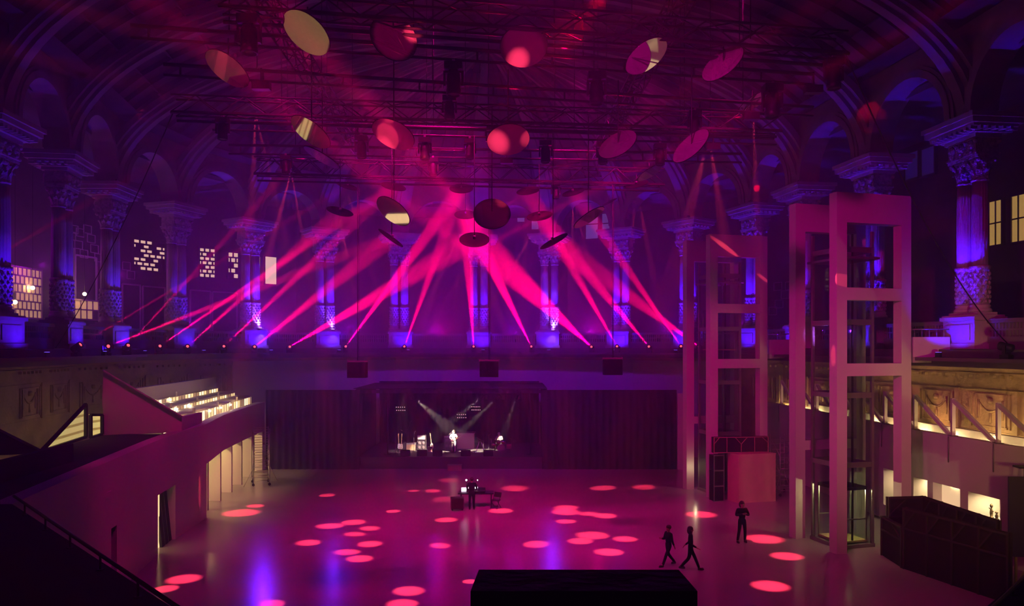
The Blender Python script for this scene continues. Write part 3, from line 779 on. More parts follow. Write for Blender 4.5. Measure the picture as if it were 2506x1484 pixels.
def bridge(p, q, w, label):
    e = empty('footbridge', (0, 0, 0), label=label, cat='footbridge')
    p = V(*p); q = V(*q); d = (q-p).normalized(); n = V(-d.y, d.x, 0)
    m = MB(); m.prism([p[:2], q[:2], (q+n*w)[:2], (p+n*w)[:2]], 8.3, 8.55); m.build('deck', WHITE, e)
    for o in (0, w-.15):
        a, b = p+n*o, q+n*o
        m = MB(); m.prism([a[:2], b[:2], (b+n*.15)[:2], (a+n*.15)[:2]], 8.3, 9.45); m.build('parapet', WHITE, e)
        m = MB(); m.tube(a+n*.07+V(0, 0, 9.8), b+n*.07+V(0, 0, 9.8), .025)
        for k in range(5):
            c = a.lerp(b, (k+.3)/5)+n*.07; m.tube(c+V(0, 0, 9.42), c+V(0, 0, 9.8), .018, 6)
        m.build('railing', STEEL, e)
bridge((17.95, 35.3, 0), (19.55, 35.2, 0), 1.9, 'pale footbridge from the near lift tower to the right gallery')
bridge((15.7, 48.1, 0), (17.3, 48.3, 0), 1.9, 'purple-lit footbridge from the far lift tower behind the near one')

# ------------------------------------------------------------------ pale box, flight cases, black brace frame at the far tower's foot
m = MB(); c0 = V(13.05, 45.4, 0); u = V(2.35, .65, 0); v = V(-.37, 1.0, 0)
m.prism([c0[:2], (c0+u)[:2], (c0+u+v)[:2], (c0+v)[:2]], 0, 2.75)
m.prism([(c0-u*.01)[:2], (c0+u*1.01)[:2], (c0+u*1.01+v*1.02)[:2], (c0+v*1.02)[:2]], 2.75, 2.8)
tag(m.build('plywood_box', mat('pale box board', (.55, .42, .28), .7, noise=(2, .08))), 'big pale tan box standing in front of the far lift tower', 'box')
for k in range(3):
    e = empty('flight_case', (12.0, 46.25, .9*k), .2, label='black flight case on the left of the pale box, '+['on the floor', 'middle of the stack', 'top of the stack'][k], cat='flight case', group='stacked flight cases')
    m = MB(); m.cbox((0, 0, .45), (.62, .6, .86)); m.build('shell', BLKM, e)
    m = MB()
    for x in (-.31, .31):
        for y in (-.3, .3): m.cbox((x, y, .45), (.04, .04, .9))
    for z in (.02, .87): m.cbox((0, -.3, z), (.62, .03, .04))
    m.build('edge_trim', STEEL, e)
e = empty('brace_frame', (11.75, 45.95, 2.82), .13, label='black panel with thin pink-lit struts lying along the top of the pale box', cat='frame')
m = MB(); m.box((0, 0, 0), (3.35, .35, .92)); m.build('panel', BLACK, e)
PINKS = mat('painted strut', (.45, .2, .16), .6)
for p, q in (((.02, .9), (3.33, .9)), ((.02, .02), (3.33, .02)), ((0.02, 0), (.02, .92)), ((3.33, 0), (3.33, .92)), ((.8, 0), (.8, .9)), ((1.68, 0), (1.68, .5)), ((1.3, .9), (1.68, .5)), ((2.06, .9), (1.68, .5)), ((2.5, 0), (2.5, .9)), ((0, .5), (.35, .9)), ((3.35, .55), (2.95, .9))):
    m = MB(); m.beam((p[0], -.02, p[1]), (q[0], -.02, q[1]), .03, .035); m.build('strut', PINKS, e)

# ------------------------------------------------------------------ dark ply flats booth at right, standing screen
e = empty('flats_booth', (0, 0, 0), label='enclosure of dark brown scenery flats on the floor at lower right', cat='scenery flats')
P1, P2, P3, P4, P5 = V(16.3, 34.2, 0), V(17.95, 34.4, 0), V(18.25, 29.6, 0), V(15.95, 32.0, 0), V(17.4, 27.6, 0)
def flat(name, a, b, z, seams):
    d = (b-a).normalized(); n = V(-d.y, d.x, 0)*.05
    m = MB(); m.prism([(a-n)[:2], (b-n)[:2], (b+n)[:2], (a+n)[:2]], 0, z); o = m.build(name, DWOOD, e)
    m = MB(); L = (b-a).length
    for k in range(seams+1):
        c = a.lerp(b, k/seams)
        for s in (-1, 1): m.cbox((c.x+n.x*1.6*s, c.y+n.y*1.6*s, z/2), (.07, .06, z), math.atan2(d.y, d.x))
    for s in (-1, 1):
        for zz in (z-.06, z*.66): m.beam(a+n*1.6*s+V(0, 0, zz), b+n*1.6*s+V(0, 0, zz), .06, .07)
        for k in range(seams):
            c = a.lerp(b, k/seams); c2 = a.lerp(b, (k+.5)/seams); m.beam(c+n*1.6*s+V(0, 0, z*.68), c2+n*1.6*s+V(0, 0, z-.08), .05, .05)
    m.build('batten', mat('dark stained batten', (.035, .014, .012), .8), o)
flat('front_flat', P4, P5, 2.5, 4); flat('side_flat', P1, P2, 2.5, 1); flat('back_flat', P2, P3, 2.5, 4); flat('end_flat', P4+V(-.02, .12, 0), P1+V(-.25, -.1, 0), 1.7, 1)
e = empty('standing_screen', (18.0, 28.2, 0), -.1, label='dark violet screen on a timber stand at the right edge', cat='screen')
m = MB(); m.box((-.2, 0, 1.5), (1.6, .12, 4.35)); m.build('panel', mat('violet screen cloth', (.025, .012, .045), .8), e)
m = MB(); m.beam((.05, .06, 0), (.05, .06, 1.5), .07, .07); m.beam((1.3, .06, 0), (1.3, .06, 1.5), .07, .07); m.beam((.08, .06, .5), (.6, .06, 1.4), .05, .05); m.beam((.05, .06, .35), (1.3, .06, .35), .05, .05)
m.beam((.05, .06, .03), (.05, .9, .03), .07, .06); m.beam((1.3, .06, .03), (1.3, .9, .03), .07, .06)
m.build('stand', BATTEN, e)
m = MB(); m.tube((.35, .06, 4.35), (.35, .06, 4.68), .04); m.tube((.55, .06, 4.35), (.55, .06, 4.68), .04); m.box((.05, -.2, 4.68), (1.2, .3, 4.74)); m.build('top_tray', BLKM, e)
# black equipment case close to the camera
e = empty('equipment_case', (0, 0, 0), label='big black case in the foreground at the bottom of the picture', cat='case')
m = MB(); zt = gz(1395, 5.0); xa, xb = gx(1172, 5.0), gx(1661, 5.0)
m.prism([(xa, 5.0), (xb, 5.0), (xb+.015, 4.56), (xa-.03, 4.56)], 6.63, zt); m.build('shell', BLACK, e)
m = MB(); m.box((xa+.2, 4.5, zt-.35), (xa+.5, 4.56, zt-.25)); m.build('handle', BLKM, e)
m = MB()
for x in (xa+.1, xb-.1):
    for y in (4.65, 4.9): m.lathe([(.03, 6.6), (.035, 6.615), (.03, 6.635)], (x, y, 0), 10)
m.build('foot', RUBBER, e)
# ------------------------------------------------------------------ people
def skinmesh(name, J, bones, mtl, parent, sub=1, **kw):
    "one continuous surface grown round a joint skeleton: J name -> (x, y, z, rx, ry)"
    bm = bmesh.new(); lay = bm.verts.layers.skin.verify(); vs = {}
    for k, (x, y, z, rx, ry) in J.items():
        v = bm.verts.new((x, y, z)); v[lay].radius = (rx, ry); vs[k] = v
    first = True
    for a, b in bones: bm.edges.new((vs[a], vs[b]))
    root = list(J)[0]; vs[root][lay].use_root = True
    me = bpy.data.meshes.new(name); bm.to_mesh(me); bm.free(); me.materials.append(mtl)
    o = bpy.data.objects.new(name, me); COL.objects.link(o); o.parent = parent
    s = o.modifiers.new('skin', 'SKIN'); s.use_smooth_shade = True
    if sub:
        q = o.modifiers.new('sub', 'SUBSURF'); q.levels = sub; q.render_levels = sub
    return tag(o, **kw)
SKIN = mat('skin', (.55, .33, .24), .5)
HAIRD = mat('dark hair', (.03, .02, .015), .6)
CLD = mat('dark clothing', (.009, .008, .009), .9, spec=.1)
CLG = mat('grey shirt cloth', (.25, .2, .2), .8)
CLW = mat('white shirt cloth', (.75, .72, .66), .8)
JEAN = mat('pale trousers', (.42, .38, .36), .8)
SHOE = mat('dark shoe leather', (.03, .025, .02), .5)
def person(loc, rz, label, pose, top, legs, hair, hairlen=0.0, h=1.75, cap=False, skin=SKIN):
    r = empty('person', loc, rz, label=label, cat='person'); k = h/1.75
    P = dict(pelvis=(0, 0, .99), waist=(0, 0, 1.12), chest=(0, 0, 1.3), neck=(0, 0, 1.47), jaw=(0, -.015, 1.55), head=(0, -.01, 1.64), crown=(0, 0, 1.71),
             shL=(.19, 0, 1.41), shR=(-.19, 0, 1.41), elL=(.25, .02, 1.13), elR=(-.25, .02, 1.13), wrL=(.27, -.08, .9), wrR=(-.27, -.08, .9),
             hipL=(.095, 0, .84), hipR=(-.095, 0, .84), knL=(.11, -.02, .5), knR=(-.11, -.02, .5), anL=(.12, .02, .09), anR=(-.12, .02, .09))
    P.update(pose)
    P = {n: Vector(p) for n, p in P.items()}
    Rr = dict(pelvis=(.135, .1), waist=(.125, .095), chest=(.16, .11), neck=(.055, .055), jaw=(.07, .075), head=(.085, .1), crown=(.06, .07),
              shL=(.07, .07), shR=(.07, .07), elL=(.045, .045), elR=(.045, .045), wrL=(.03, .03), wrR=(.03, .03),
              hipL=(.078, .085), hipR=(.078, .085), knL=(.06, .06), knR=(.06, .06), anL=(.042, .042), anR=(.042, .042))
    J = {n: (*(P[n]*k), Rr[n][0]*k, Rr[n][1]*k) for n in P if n in Rr}
    B = [('pelvis', 'waist'), ('waist', 'chest'), ('chest', 'neck'), ('neck', 'jaw'), ('jaw', 'head'), ('head', 'crown'), ('chest', 'shL'), ('chest', 'shR'),
         ('shL', 'elL'), ('shR', 'elR'), ('elL', 'wrL'), ('elR', 'wrR'), ('pelvis', 'hipL'), ('pelvis', 'hipR'), ('hipL', 'knL'), ('hipR', 'knR'), ('knL', 'anL'), ('knR', 'anR')]
    hd = P['head']; fw = P.get('face', V(0, -1, 0)); fw = Vector(fw).normalized(); sd = V(-fw.y, fw.x, 0)
    for n, q, rad in (('nose', hd+fw*.115+V(0, 0, -.02), .012), ('earL', hd+sd*.095, .014), ('earR', hd-sd*.095, .014)):
        J[n] = (*(q*k), rad*k, rad*k); B.append(('head', n))
    for s in 'LR':
        w = P['wr'+s]; d = (w-P['el'+s]).normalized(); d = (d+P.get('grip'+s, V(0, 0, 0))).normalized()
        pl = w+d*.075; J['palm'+s] = (*(pl*k), .032*k, .018*k); B.append(('wr'+s, 'palm'+s))
        x = d.cross(V(0, 1, .2)).normalized(); y = d.cross(x)
        for j, ln in enumerate((.062, .075, .07, .055)):
            b0 = pl+x*(j-1.5)*.02+d*.03; b1 = b0+d*ln*.55+y*.008; b2 = b1+d*ln*.3+y*.03
            for q, nm in ((b0, 'a'), (b1, 'b'), (b2, 'c')): J['f%s%d%s' % (s, j, nm)] = (*(q*k), .0085*k, .0085*k)
            B += [('palm'+s, 'f%s%da' % (s, j)), ('f%s%da' % (s, j), 'f%s%db' % (s, j)), ('f%s%db' % (s, j), 'f%s%dc' % (s, j))]
        t0 = w+d*.035-x*.04; t1 = t0+d*.04-x*.02+y*.02
        for q, nm in ((t0, 'a'), (t1, 'b')): J['t%s%s' % (s, nm)] = (*(q*k), .01*k, .01*k)
        B += [('palm'+s, 't%sa' % s), ('t%sa' % s, 't%sb' % s)]
        an = P['an'+s]; to = P.get('toe'+s, an+V(0, -.17, -.05)); J['toe'+s] = (*(to*k), .038*k, .03*k); B.append(('an'+s, 'toe'+s))
    JB = dict(J)
    for n in ('pelvis', 'waist', 'chest', 'shL', 'shR', 'hipL', 'hipR', 'knL', 'knR'): JB[n] = (*J[n][:3], J[n][3]*.8, J[n][4]*.8)
    skinmesh('body', JB, B, skin, r)
    g = 1.14
    def sub(names, bones, nm, m, gr=g):
        JJ = {n: (J[n][0], J[n][1], J[n][2], J[n][3]*gr+.006, J[n][4]*gr+.006) for n in names}
        skinmesh(nm, JJ, bones, m, r)
    Js = dict(J)
    ln = top is CLD                        # the dark figures wear long sleeves and closed collars
    sub(['chest', 'waist', 'pelvis', 'shL', 'shR', 'elL', 'elR']+(['wrL', 'wrR', 'neck'] if ln else []), [('pelvis', 'waist'), ('waist', 'chest'), ('chest', 'shL'), ('chest', 'shR'), ('shL', 'elL'), ('shR', 'elR')]+([('elL', 'wrL'), ('elR', 'wrR'), ('chest', 'neck')] if ln else []), 'jacket' if ln else 'shirt', top)
    for s in 'LR': J['an'+s] = (J['an'+s][0], J['an'+s][1], J['an'+s][2]-.035, J['an'+s][3]*1.1, J['an'+s][4]*1.1)
    sub(['pelvis', 'waist', 'hipL', 'hipR', 'knL', 'knR', 'anL', 'anR'], [('pelvis', 'waist'), ('pelvis', 'hipL'), ('pelvis', 'hipR'), ('hipL', 'knL'), ('hipR', 'knR'), ('knL', 'anL'), ('knR', 'anR')], 'trousers', legs)
    for s in 'LR':
        a = P['an'+s]*k; t = Vector(J['toe'+s][:3]); m = MB()
        d = (t-a); d.z = 0; d.normalize(); c = a+d*.06*k; zt = 0.0
        rz2 = math.atan2(d.y, d.x)
        zb = max(0, a.z-.09*k)
        m.lathe([(.05*k, 0), (.055*k, .03*k), (.048*k, .07*k), (.04*k, .1*k)], (c.x, c.y, zb), 12, M=Matrix.Rotation(rz2, 3, 'Z') @ Matrix.Diagonal(V(2.4, .9, 1)))
        m.build('shoe', SHOE, r)
    m = MB(); hc = hd*k+V(0, .012*k, .02*k)-fw*.012*k
    m.ball(hc+V(0, 0, .02), .115*k, 10, (.92, 1.02, .95))
    if hairlen: m.ball(hc-fw*.03+V(0, 0, -hairlen), .125*k, 8, (1.05, .85, 1.2))
    if cap: m.lathe([(.1*k, .05), (.12*k, .055), (.12*k, .062), (.1*k, .07)], hc+fw*.1*k, 12)
    m.build('cap' if cap else 'hair', hair, r)
    return r
# the dark figures on the floor
q = fl(1816, 1328)
person((q.x, q.y, 0), .15, 'dark figure standing with folded arms on the floor before the pale box', dict(elL=(.3, -.03, 1.16), elR=(-.3, -.03, 1.16), wrL=(.06, -.2, 1.24), wrR=(-.06, -.24, 1.27),
       knL=(.13, -.02, .5), knR=(-.15, -.04, .5), anL=(.14, .03, .09), anR=(-.22, -.02, .09), gripL=V(-.4, 0, 0), gripR=V(.4, 0, 0)), CLD, CLD, HAIRD, .05, 1.88)
q = fl(1636, 1386)
person((q.x, q.y, 0), -1.2, 'dark figure walking, nearer the black case, arm raised to the chest', dict(wrR=(-.12, -.28, 1.2), elR=(-.27, -.05, 1.12), wrL=(.25, .12, .93), knL=(.1, -.18, .52), anL=(.1, -.36, .1), knR=(-.1, .05, .5), anR=(-.1, .38, .14)), CLD, CLD, HAIRD, 0, 1.66)
q = fl(1690, 1396)
person((q.x, q.y, 0), 1.3, 'dark figure striding on the floor just right of the other walker', dict(wrR=(-.24, -.25, .98), wrL=(.25, .22, .95), knL=(.1, -.16, .52), anL=(.1, -.34, .1), knR=(-.1, .06, .5), anR=(-.1, .4, .16)), CLD, CLD, HAIRD, .06, 1.74)

# ------------------------------------------------------------------ stage
SD = 58.3; SZ = .88
m = MB(); m.box((-11.2, SD, 0), (2.2, 67, SZ-.06)); m.box((-11.3, SD-.06, SZ-.06), (2.3, 67, SZ)); tag(m.build('stage', mat('black stage ply', (.06, .05, .05), .5)), 'low black stage under the far gallery', 'stage')
def drape(name, x0, x1, y, z0, z1, label, amp=.07, per=.5):
    m = MB(); n = int((x1-x0)/per*6); z = [z0, z1]
    P = [(x0+(x1-x0)*k/n, y+amp*math.sin(2*PI*k/6)) for k in range(n+1)]
    for a, b in zip(P[:-1], P[1:]):
        m.face([(a[0], a[1], z0), (b[0], b[1], z0), (b[0], b[1], z1), (a[0], a[1], z1)], True)
        m.face([(a[0], a[1]+.05, z0), (a[0], a[1]+.05, z1), (b[0], b[1]+.05, z1), (b[0], b[1]+.05, z0)], True)
    for a in (P[0], P[-1]): m.face([(a[0], a[1], z0), (a[0], a[1]+.05, z0), (a[0], a[1]+.05, z1), (a[0], a[1], z1)])
    m.face([(p[0], p[1], z1) for p in P]+[(p[0], p[1]+.05, z1) for p in P[::-1]])
    return tag(m.build(name, BLACK), label, 'drape')
drape('stage_drape', -18.1, -11.2, 58.0, .01, 5.85, 'tall black drape left of the stage, beside the scaffold tower')
drape('stage_drape', 2.2, 12.1, 58.0, .01, 5.85, 'wide black drape right of the stage, beside the far lift tower')
drape('stage_border', -11.15, 2.15, 58.1, 5.6, 5.85, 'black border drape above the stage opening')
drape('backdrop', -11.3, 2.3, 67.2, .01, 6.1, 'black backdrop behind the band')
for x, lab in ((-11.6, 'left'), (2.5, 'right')):
    m = MB()
    for k in range(54):
        y0, y1 = 58.4+k*.16, 58.4+(k+1)*.16; a0, a1 = x+.08*math.sin(k*1.05), x+.08*math.sin((k+1)*1.05)
        m.face([(a0, y0, .01), (a1, y1, .01), (a1, y1, 5.85), (a0, y0, 5.85)], True); m.face([(a0+.04, y0, .01), (a0+.04, y0, 5.85), (a1+.04, y1, 5.85), (a1+.04, y1, .01)], True)
    tag(m.build('wing_drape', BLACK), 'black drape closing the %s side of the stage, running back into the dark' % lab, 'drape')
m = MB(); m.box((-11.7, 58.2, 5.9), (2.6, 67.4, 5.95)); tag(m.build('stage_roof_cloth', BLACK), 'black cloth roof over the stage', 'cloth')
m = MB(); m.box((12.15, 57.9, 0), (12.6, 58.2, 5.6)); tag(m.build('masking_panel', WHITE), 'narrow pale panel at the right end of the wide black drape', 'panel')
STY = 62.0
e = empty('lighting_bar', (0, 0, 0), label='lighting bar over the band', cat='lighting bar')
m = MB(); m.tube((-9.6, 59.6, 5.55), (1.6, 59.6, 5.55), .04); m.build('bar', TRUSS, e)
for x in (-9.4, 1.4):
    m = MB(); m.tube((x, 59.6, SZ), (x, 59.6, 5.53), .05); m.lathe([(.3, SZ), (.3, SZ+.03)], (x, 59.6, 0), 12); m.build('upright', TRUSS, e)
WHT = emis('lamp face', (1, .85, .7), 18)
def par(x, tgt, label, on=True):
    e = empty('stage_lamp', (x, 59.6, 5.5), label=label, cat='stage lamp', group='spot lamps over the band')
    d = (Vector(tgt)-V(x, 59.6, 5.24)).normalized(); M = d.to_track_quat('Z', 'Y').to_matrix()
    m = MB(); m.lathe([(.07, -.2), (.11, -.15), (.12, .12), (.14, .2), (.12, .2), (.11, .1)], (0, 0, -.26), 14, M=M); m.build('can', BLKM, e)
    m = MB(); m.beam((-.15, 0, 0), (-.15, 0, -.26), .03, .02); m.beam((.15, 0, 0), (.15, 0, -.26), .03, .02); m.beam((-.16, 0, 0), (.16, 0, 0), .03, .02); m.build('yoke', BLKM, e)
    m = MB(); c = d*.13; m.lathe([(.09, 0), (.09, .01)], (c.x, c.y, c.z-.26), 14, M=M); m.build('lens', WHT if on else BLKM, e)
    if on: return V(x, 59.6, 5.24)+d*.28
SPW = (1.0, .78, .62)
GX = gx(1110, 60.8)
p = par(gx(1012, 59.6), (GX, 60.8, 2.0), 'lit spot lamp at the left, aiming at the guitarist'); spot('guitar_spot_left', p, (GX+.5, 61.2, 1.9), 19, 42000, SPW, .5, .05)
p = par(gx(1178, 59.6), (gx(1060, 62), 62, 1.6), 'lit spot lamp, left one of the pair crossing towards the guitarist'); spot('amp_spot', p, (gx(1040, 62), 62, 1.4), 14, 26000, SPW, .6, .05)
p = par(gx(1219, 59.6), (GX, 60.8, 2.0), 'lit spot lamp, right one of the pair crossing towards the guitarist'); spot('guitar_spot_right', p, (GX, 60.8, 1.9), 11, 42000, SPW, .5, .05)
p = par(gx(1264, 59.6), (gx(1225, 62), 62, 1.6), 'lit spot lamp at the right, over the drummer'); spot('drum_spot', p, (gx(1224, 62), 62, 1.5), 12, 20000, SPW, .6, .05)
for px, t in ((1006, 'left of the lit left lamp'), (1190, 'between the crossing lit lamps'), (1232, 'just right of the crossing lamps'), (1272, 'at the right end of the bar')):
    par(gx(px, 59.6), (gx(px, 60), 60, 2), 'unlit black lamp '+t, False)
spot('left_stage_spot', (gx(985, 60), 60.2, 5.3), (gx(990, 61), 61.5, 1.2), 40, 1500, SPW, .8, .05)
# audience blinders: two rows of small bulbs
BLB = emis('dim blinder bulb', (1, .5, .6), 0.8)
for px, py, n, lab in ((980, 1001, 5, 'two-row lamp panel high at the left of the stage'), (1164, 1000, 6, 'two-row lamp panel high at the right of the stage'), (1129, 1019, 5, 'two-row lamp panel hanging lowest above the guitarist')):
    c = at(px, py, 65.5); e = empty('blinder_panel', c, label=lab, cat='lamp panel', group='two-row lamp panels behind the band')
    m = MB(); m.box((-.42, 0, -.3), (.42, .12, .3)); m.build('housing', BLKM, e)
    m = MB(); m.tube((0, .06, .3), (0, .06, 6.0-c.z), .02, 6); m.build('hanger', BLKM, e)
    for r_ in range(2):
        for k in range(n):
            m = MB(); m.ball((-.34+.68*k/(n-1)+.03*r_, -.02, .13-.26*r_), .045, 5); m.build('bulb', BLB, e)
# guitarist, his guitar, microphone
person((GX, 60.8, SZ), -.25, 'person in a white shirt and pale trousers playing a guitar at the microphone', dict(elL=(.3, -.05, 1.2), elR=(-.3, -.02, 1.16), wrL=(.42, -.26, 1.3), wrR=(-.06, -.24, 1.05), anR=(-.14, .05, .09), anL=(.14, -.05, .09)), CLW, JEAN, mat('brown hair', (.12, .07, .04), .6), 0, 1.68)
def guitar(name, loc, M3, label, body, lean=False):
    e = empty(name, loc, label=label, cat='guitar')
    e.rotation_euler = M3.to_euler()
    out = []
    for k in range(25):
        a = 2*PI*k/24; w = .155+.035*math.cos(2*a)-.03*math.cos(a); out.append((w*math.sin(a)*.92, 0, -.02+.21*math.cos(a)))
    m = MB(); m.extr(out[:-1], (0, .06, 0)); m.build('body', body, e)
    m = MB(); m.beam((0, -.015, .15), (0, -.01, .78), .045, .03, (0, 1, 0)); m.build('neck', mat('maple neck', (.5, .33, .16), .4), e)
    m = MB(); m.extr([(-.03, -.015, .77), (.03, -.015, .77), (.045, -.015, .95), (-.02, -.015, .96)], (0, .02, 0)); hs = m.build('headstock', mat('maple neck'), e)
    m = MB()
    for s in range(6): m.ball((-.04, -.005, .8+.025*s), .008, 4)
    m.build('tuner', CHROME, hs)
    m = MB(); m.box((-.05, -.012, -.12), (.05, 0, -.1)); m.box((-.045, -.012, .02), (.045, 0, .05)); m.build('bridge', CHROME, e)
    return e
CREAM = mat('cream lacquer', (.8, .72, .5), .3)
guitar('electric_guitar', (GX+.02, 60.52, SZ+1.0), Matrix.Rotation(-.25, 3, 'Z') @ Matrix.Rotation(1.15, 3, 'Y'), 'pale guitar held by the person in the white shirt', CREAM)
def mic_stand(x, y, h, dx, label, cat='microphone stand'):
    e = empty('microphone_stand', (x, y, SZ), label=label, cat=cat)
    m = MB(); m.lathe([(.14, 0), (.14, .015), (.02, .03)], (0, 0, 0), 14); m.build('base', BLKM, e)
    m = MB(); m.tube((0, 0, .02), (0, 0, h*.75), .014); m.build('pole', STEEL, e)
    m = MB(); m.tube((-dx*.2, 0, h*.7), (dx, 0, h), .011); m.build('boom', STEEL, e)
    m = MB(); m.tube((dx, 0, h), (dx+(.08 if dx >= 0 else -.08)*.7, .0, h+.05), .02, r1=.026); m.ball((dx+(.07 if dx >= 0 else -.07), 0, h+.06), .034, 6); m.build('microphone', STEEL, e)
    return e
mic_stand(gx(1090, 60.4), 60.45, 1.6, .5, 'boom microphone stand in front of the guitarist')
mic_stand(gx(1013, 61), 61.0, 1.55, .05, 'microphone stand left of the tall amplifier stack')
mic_stand(gx(999, 63), 63.0, 2.15, .2, 'tall thin microphone stand at the back, left')
mic_stand(gx(1183, 61.2), 61.3, 1.05, -.45, 'short boom stand at right of the tan riser')
# amplifiers
TOLEX = mat('tan grille cloth', (.55, .36, .2), .8); CASE = mat('dark amp vinyl', (.05, .04, .04), .7); SILV = mat('silver grille', (.5, .47, .42), .5)
def amp(x, y, w, h, label, grille, speakers, panel=True, d=.3, z=SZ):
    e = empty('guitar_amplifier', (x, y, z), label=label, cat='amplifier')
    m = MB(); t = .03; m.box((-w/2, .02, 0), (w/2, d, h)); m.box((-w/2, -.02, 0), (-w/2+t, .02, h)); m.box((w/2-t, -.02, 0), (w/2, .02, h)); m.box((-w/2, -.02, h-t), (w/2, .02, h)); m.box((-w/2, -.02, 0), (w/2, .02, t)); m.build('cabinet', CASE, e)
    top = h-.14 if panel else h-t
    m = MB(); m.box((-w/2+t, -.005, t), (w/2-t, .02, top)); m.build('grille', grille, e)
    if panel:
        m = MB(); m.box((-w/2+t, -.012, top+.01), (w/2-t, .02, h-t)); p = m.build('control_panel', SILV, e)
        for k in range(6):
            q = MB(); q.cbox((-w/2+.1+(w-.2)*k/5, -.022, top+.06), (.025, .02, .025)); q.build('knob', BLKM, p)
    for (sx, sz, sr) in speakers:
        m = MB(); m.lathe([(sr, 0), (sr*.92, .012), (sr*.3, -.02), (sr*.05, .0)], (sx, -.014, sz), 16, M=Matrix.Rotation(PI/2, 3, 'X')); m.build('speaker', mat('speaker cone', (.2, .15, .15), .5), e)
    m = MB(); m.box((-.12, .12, h), (.12, .15, h+.03)); m.build('handle', RUBBER, e)
    return e
amp(gx(1006, 61.8), 61.8, .78, .62, 'low tan combo amplifier at left of the stage', TOLEX, [])
amp(gx(986, 62.2), 62.2, .42, .6, 'dim small amplifier between the leaning guitars and the tan combo', CASE, [], False)
amp(gx(1031.5, 62), 62.0, .68, .8, 'speaker cabinet with four round cones under the silver amplifier head', CASE, [(-.15, .57, .12), (.15, .57, .12), (-.15, .23, .12), (.15, .23, .12)], False)
e = amp(gx(1031.5, 62), 62.02, .66, .36, 'silver amplifier head on the four-cone cabinet', SILV, [], True, .26, SZ+.83)
amp(gx(1098, 62.4), 62.4, .72, 1.1, 'tall dark amplifier stack just behind the guitarist', CASE, [(-.15, .75, .13), (.15, .75, .13), (-.15, .3, .13), (.15, .3, .13)])
m = MB(); m.box((gx(1118, 63), 63, SZ), (gx(1160, 63), 64.4, SZ+1.22)); m.box((gx(1117, 63), 62.97, SZ+1.2), (gx(1162, 63), 64.43, SZ+1.24)); tag(m.build('stage_riser', mat('tan riser cloth', (.4, .22, .17), .8)), 'tan box riser behind the guitarist, with his shadow on it', 'riser')
def gstand(x, y, label):
    e = empty('guitar_stand', (x, y, SZ), label=label, cat='guitar stand')
    m = MB()
    for s in (-1, 1): m.tube((s*.16, -.12, 0), (0, .02, .5), .012); m.tube((s*.07, -.12, .2), (s*.03, 0, .22), .012)
    m.tube((0, .2, 0), (0, .02, .5), .012); m.build('legs', BLKM, e)
x = gx(1057, 61.5); gstand(x, 61.55, 'stand under the guitar right of the amplifier stack')
guitar('electric_guitar', (x, 61.38, SZ+.45), Matrix.Rotation(-.15, 3, 'Y') @ Matrix.Rotation(-.12, 3, 'X'), 'cream guitar on a stand right of the amplifier stack', CREAM)
m = MB(); xx = gx(1051, 61.2); m.extr([(xx-.15, 61.1, SZ+.02), (xx+.2, 61.1, SZ), (xx+.2, 61.3, SZ+.38), (xx-.15, 61.3, SZ+.4)], (0, .25, -.1)); tag(m.build('effects_case', mat('brown case', (.2, .09, .06), .6)), 'small brown tilted case beside the cream guitar', 'case')
x = gx(981, 61.4); gstand(x, 61.5, 'stand under the pair of guitars at the left of the stage')
guitar('electric_guitar', (x+.05, 61.3, SZ+.42), Matrix.Rotation(.03, 3, 'Y') @ Matrix.Rotation(-.12, 3, 'X'), 'cream guitar in front of the pair at the left of the stage', CREAM)
guitar('electric_guitar', (x-.14, 61.42, SZ+.42), Matrix.Rotation(-.08, 3, 'Y') @ Matrix.Rotation(-.12, 3, 'X'), 'white guitar at the left of the pair on the stage', mat('white lacquer', (.8, .8, .78), .3))
def wedge(x, y, label):
    e = empty('floor_monitor', (x, y, SZ), label=label, cat='monitor speaker', group='floor monitors along the stage front')
    m = MB(); m.extr([(-.36, -.22, 0), (-.36, .25, 0), (-.36, .2, .24), (-.36, -.06, .46), (-.36, -.22, .4)], (.72, 0, 0)); m.build('cabinet', BLKM, e)
    m = MB(); m.extr([(-.31, .235, .05), (-.31, .19, .23), (-.31, -.03, .44), (-.31, -.02, .45), (-.31, .2, .245), (-.31, .245, .06)], (.62, 0, 0)); m.build('grille', BLACK, e)
for px, lab in ((992, 'below the tan combo amplifier'), (1033, 'below the amplifier stack'), (1071, 'right of the cream guitar'), (1140, 'right of the guitarist'), (1195, 'in front of the drummer')):
    wedge(gx(px, 58.9), 58.9, 'black floor monitor on the stage front '+lab)
for px, y, lab in ((968, 60.2, 'leftmost bent cymbal stand'), (975, 61.8, 'second cymbal stand, behind the left guitars')):
    e = empty('cymbal_stand', (gx(px, y), y, SZ), label=lab+' on the stage', cat='cymbal stand')
    m = MB()
    for k in range(3): m.tube((.3*math.cos(k*2.1+.5), .3*math.sin(k*2.1+.5), 0), (0, 0, .35), .012)
    m.tube((0, 0, .1), (0, 0, 1.25), .014); m.tube((0, 0, 1.2), (.25, 0, 1.6), .012); m.build('tripod', STEEL, e)
    m = MB(); m.lathe([(.2, 0), (.06, .02), (.02, .04)], (.25, 0, 1.6), 16, M=Matrix.Rotation(.5, 3, 'Y')); m.build('cymbal', mat('brass', (.6, .42, .15), .25, 1.0), e)
e = empty('keyboard_stand', (gx(1175, 60.6), 60.6, SZ), label='white inverted V stand left of the drum kit', cat='stand')
for s in (-1, 1):
    m = MB(); m.beam((s*.33, 0, 0), (s*.05, 0, .92), .05, .05); m.build('leg', WHITE, e)
m = MB(); m.tube((-.2, 0, .42), (.2, 0, .42), .02); m.box((-.1, -.2, .9), (.1, .3, .95)); m.build('crossbar', BLKM, e)
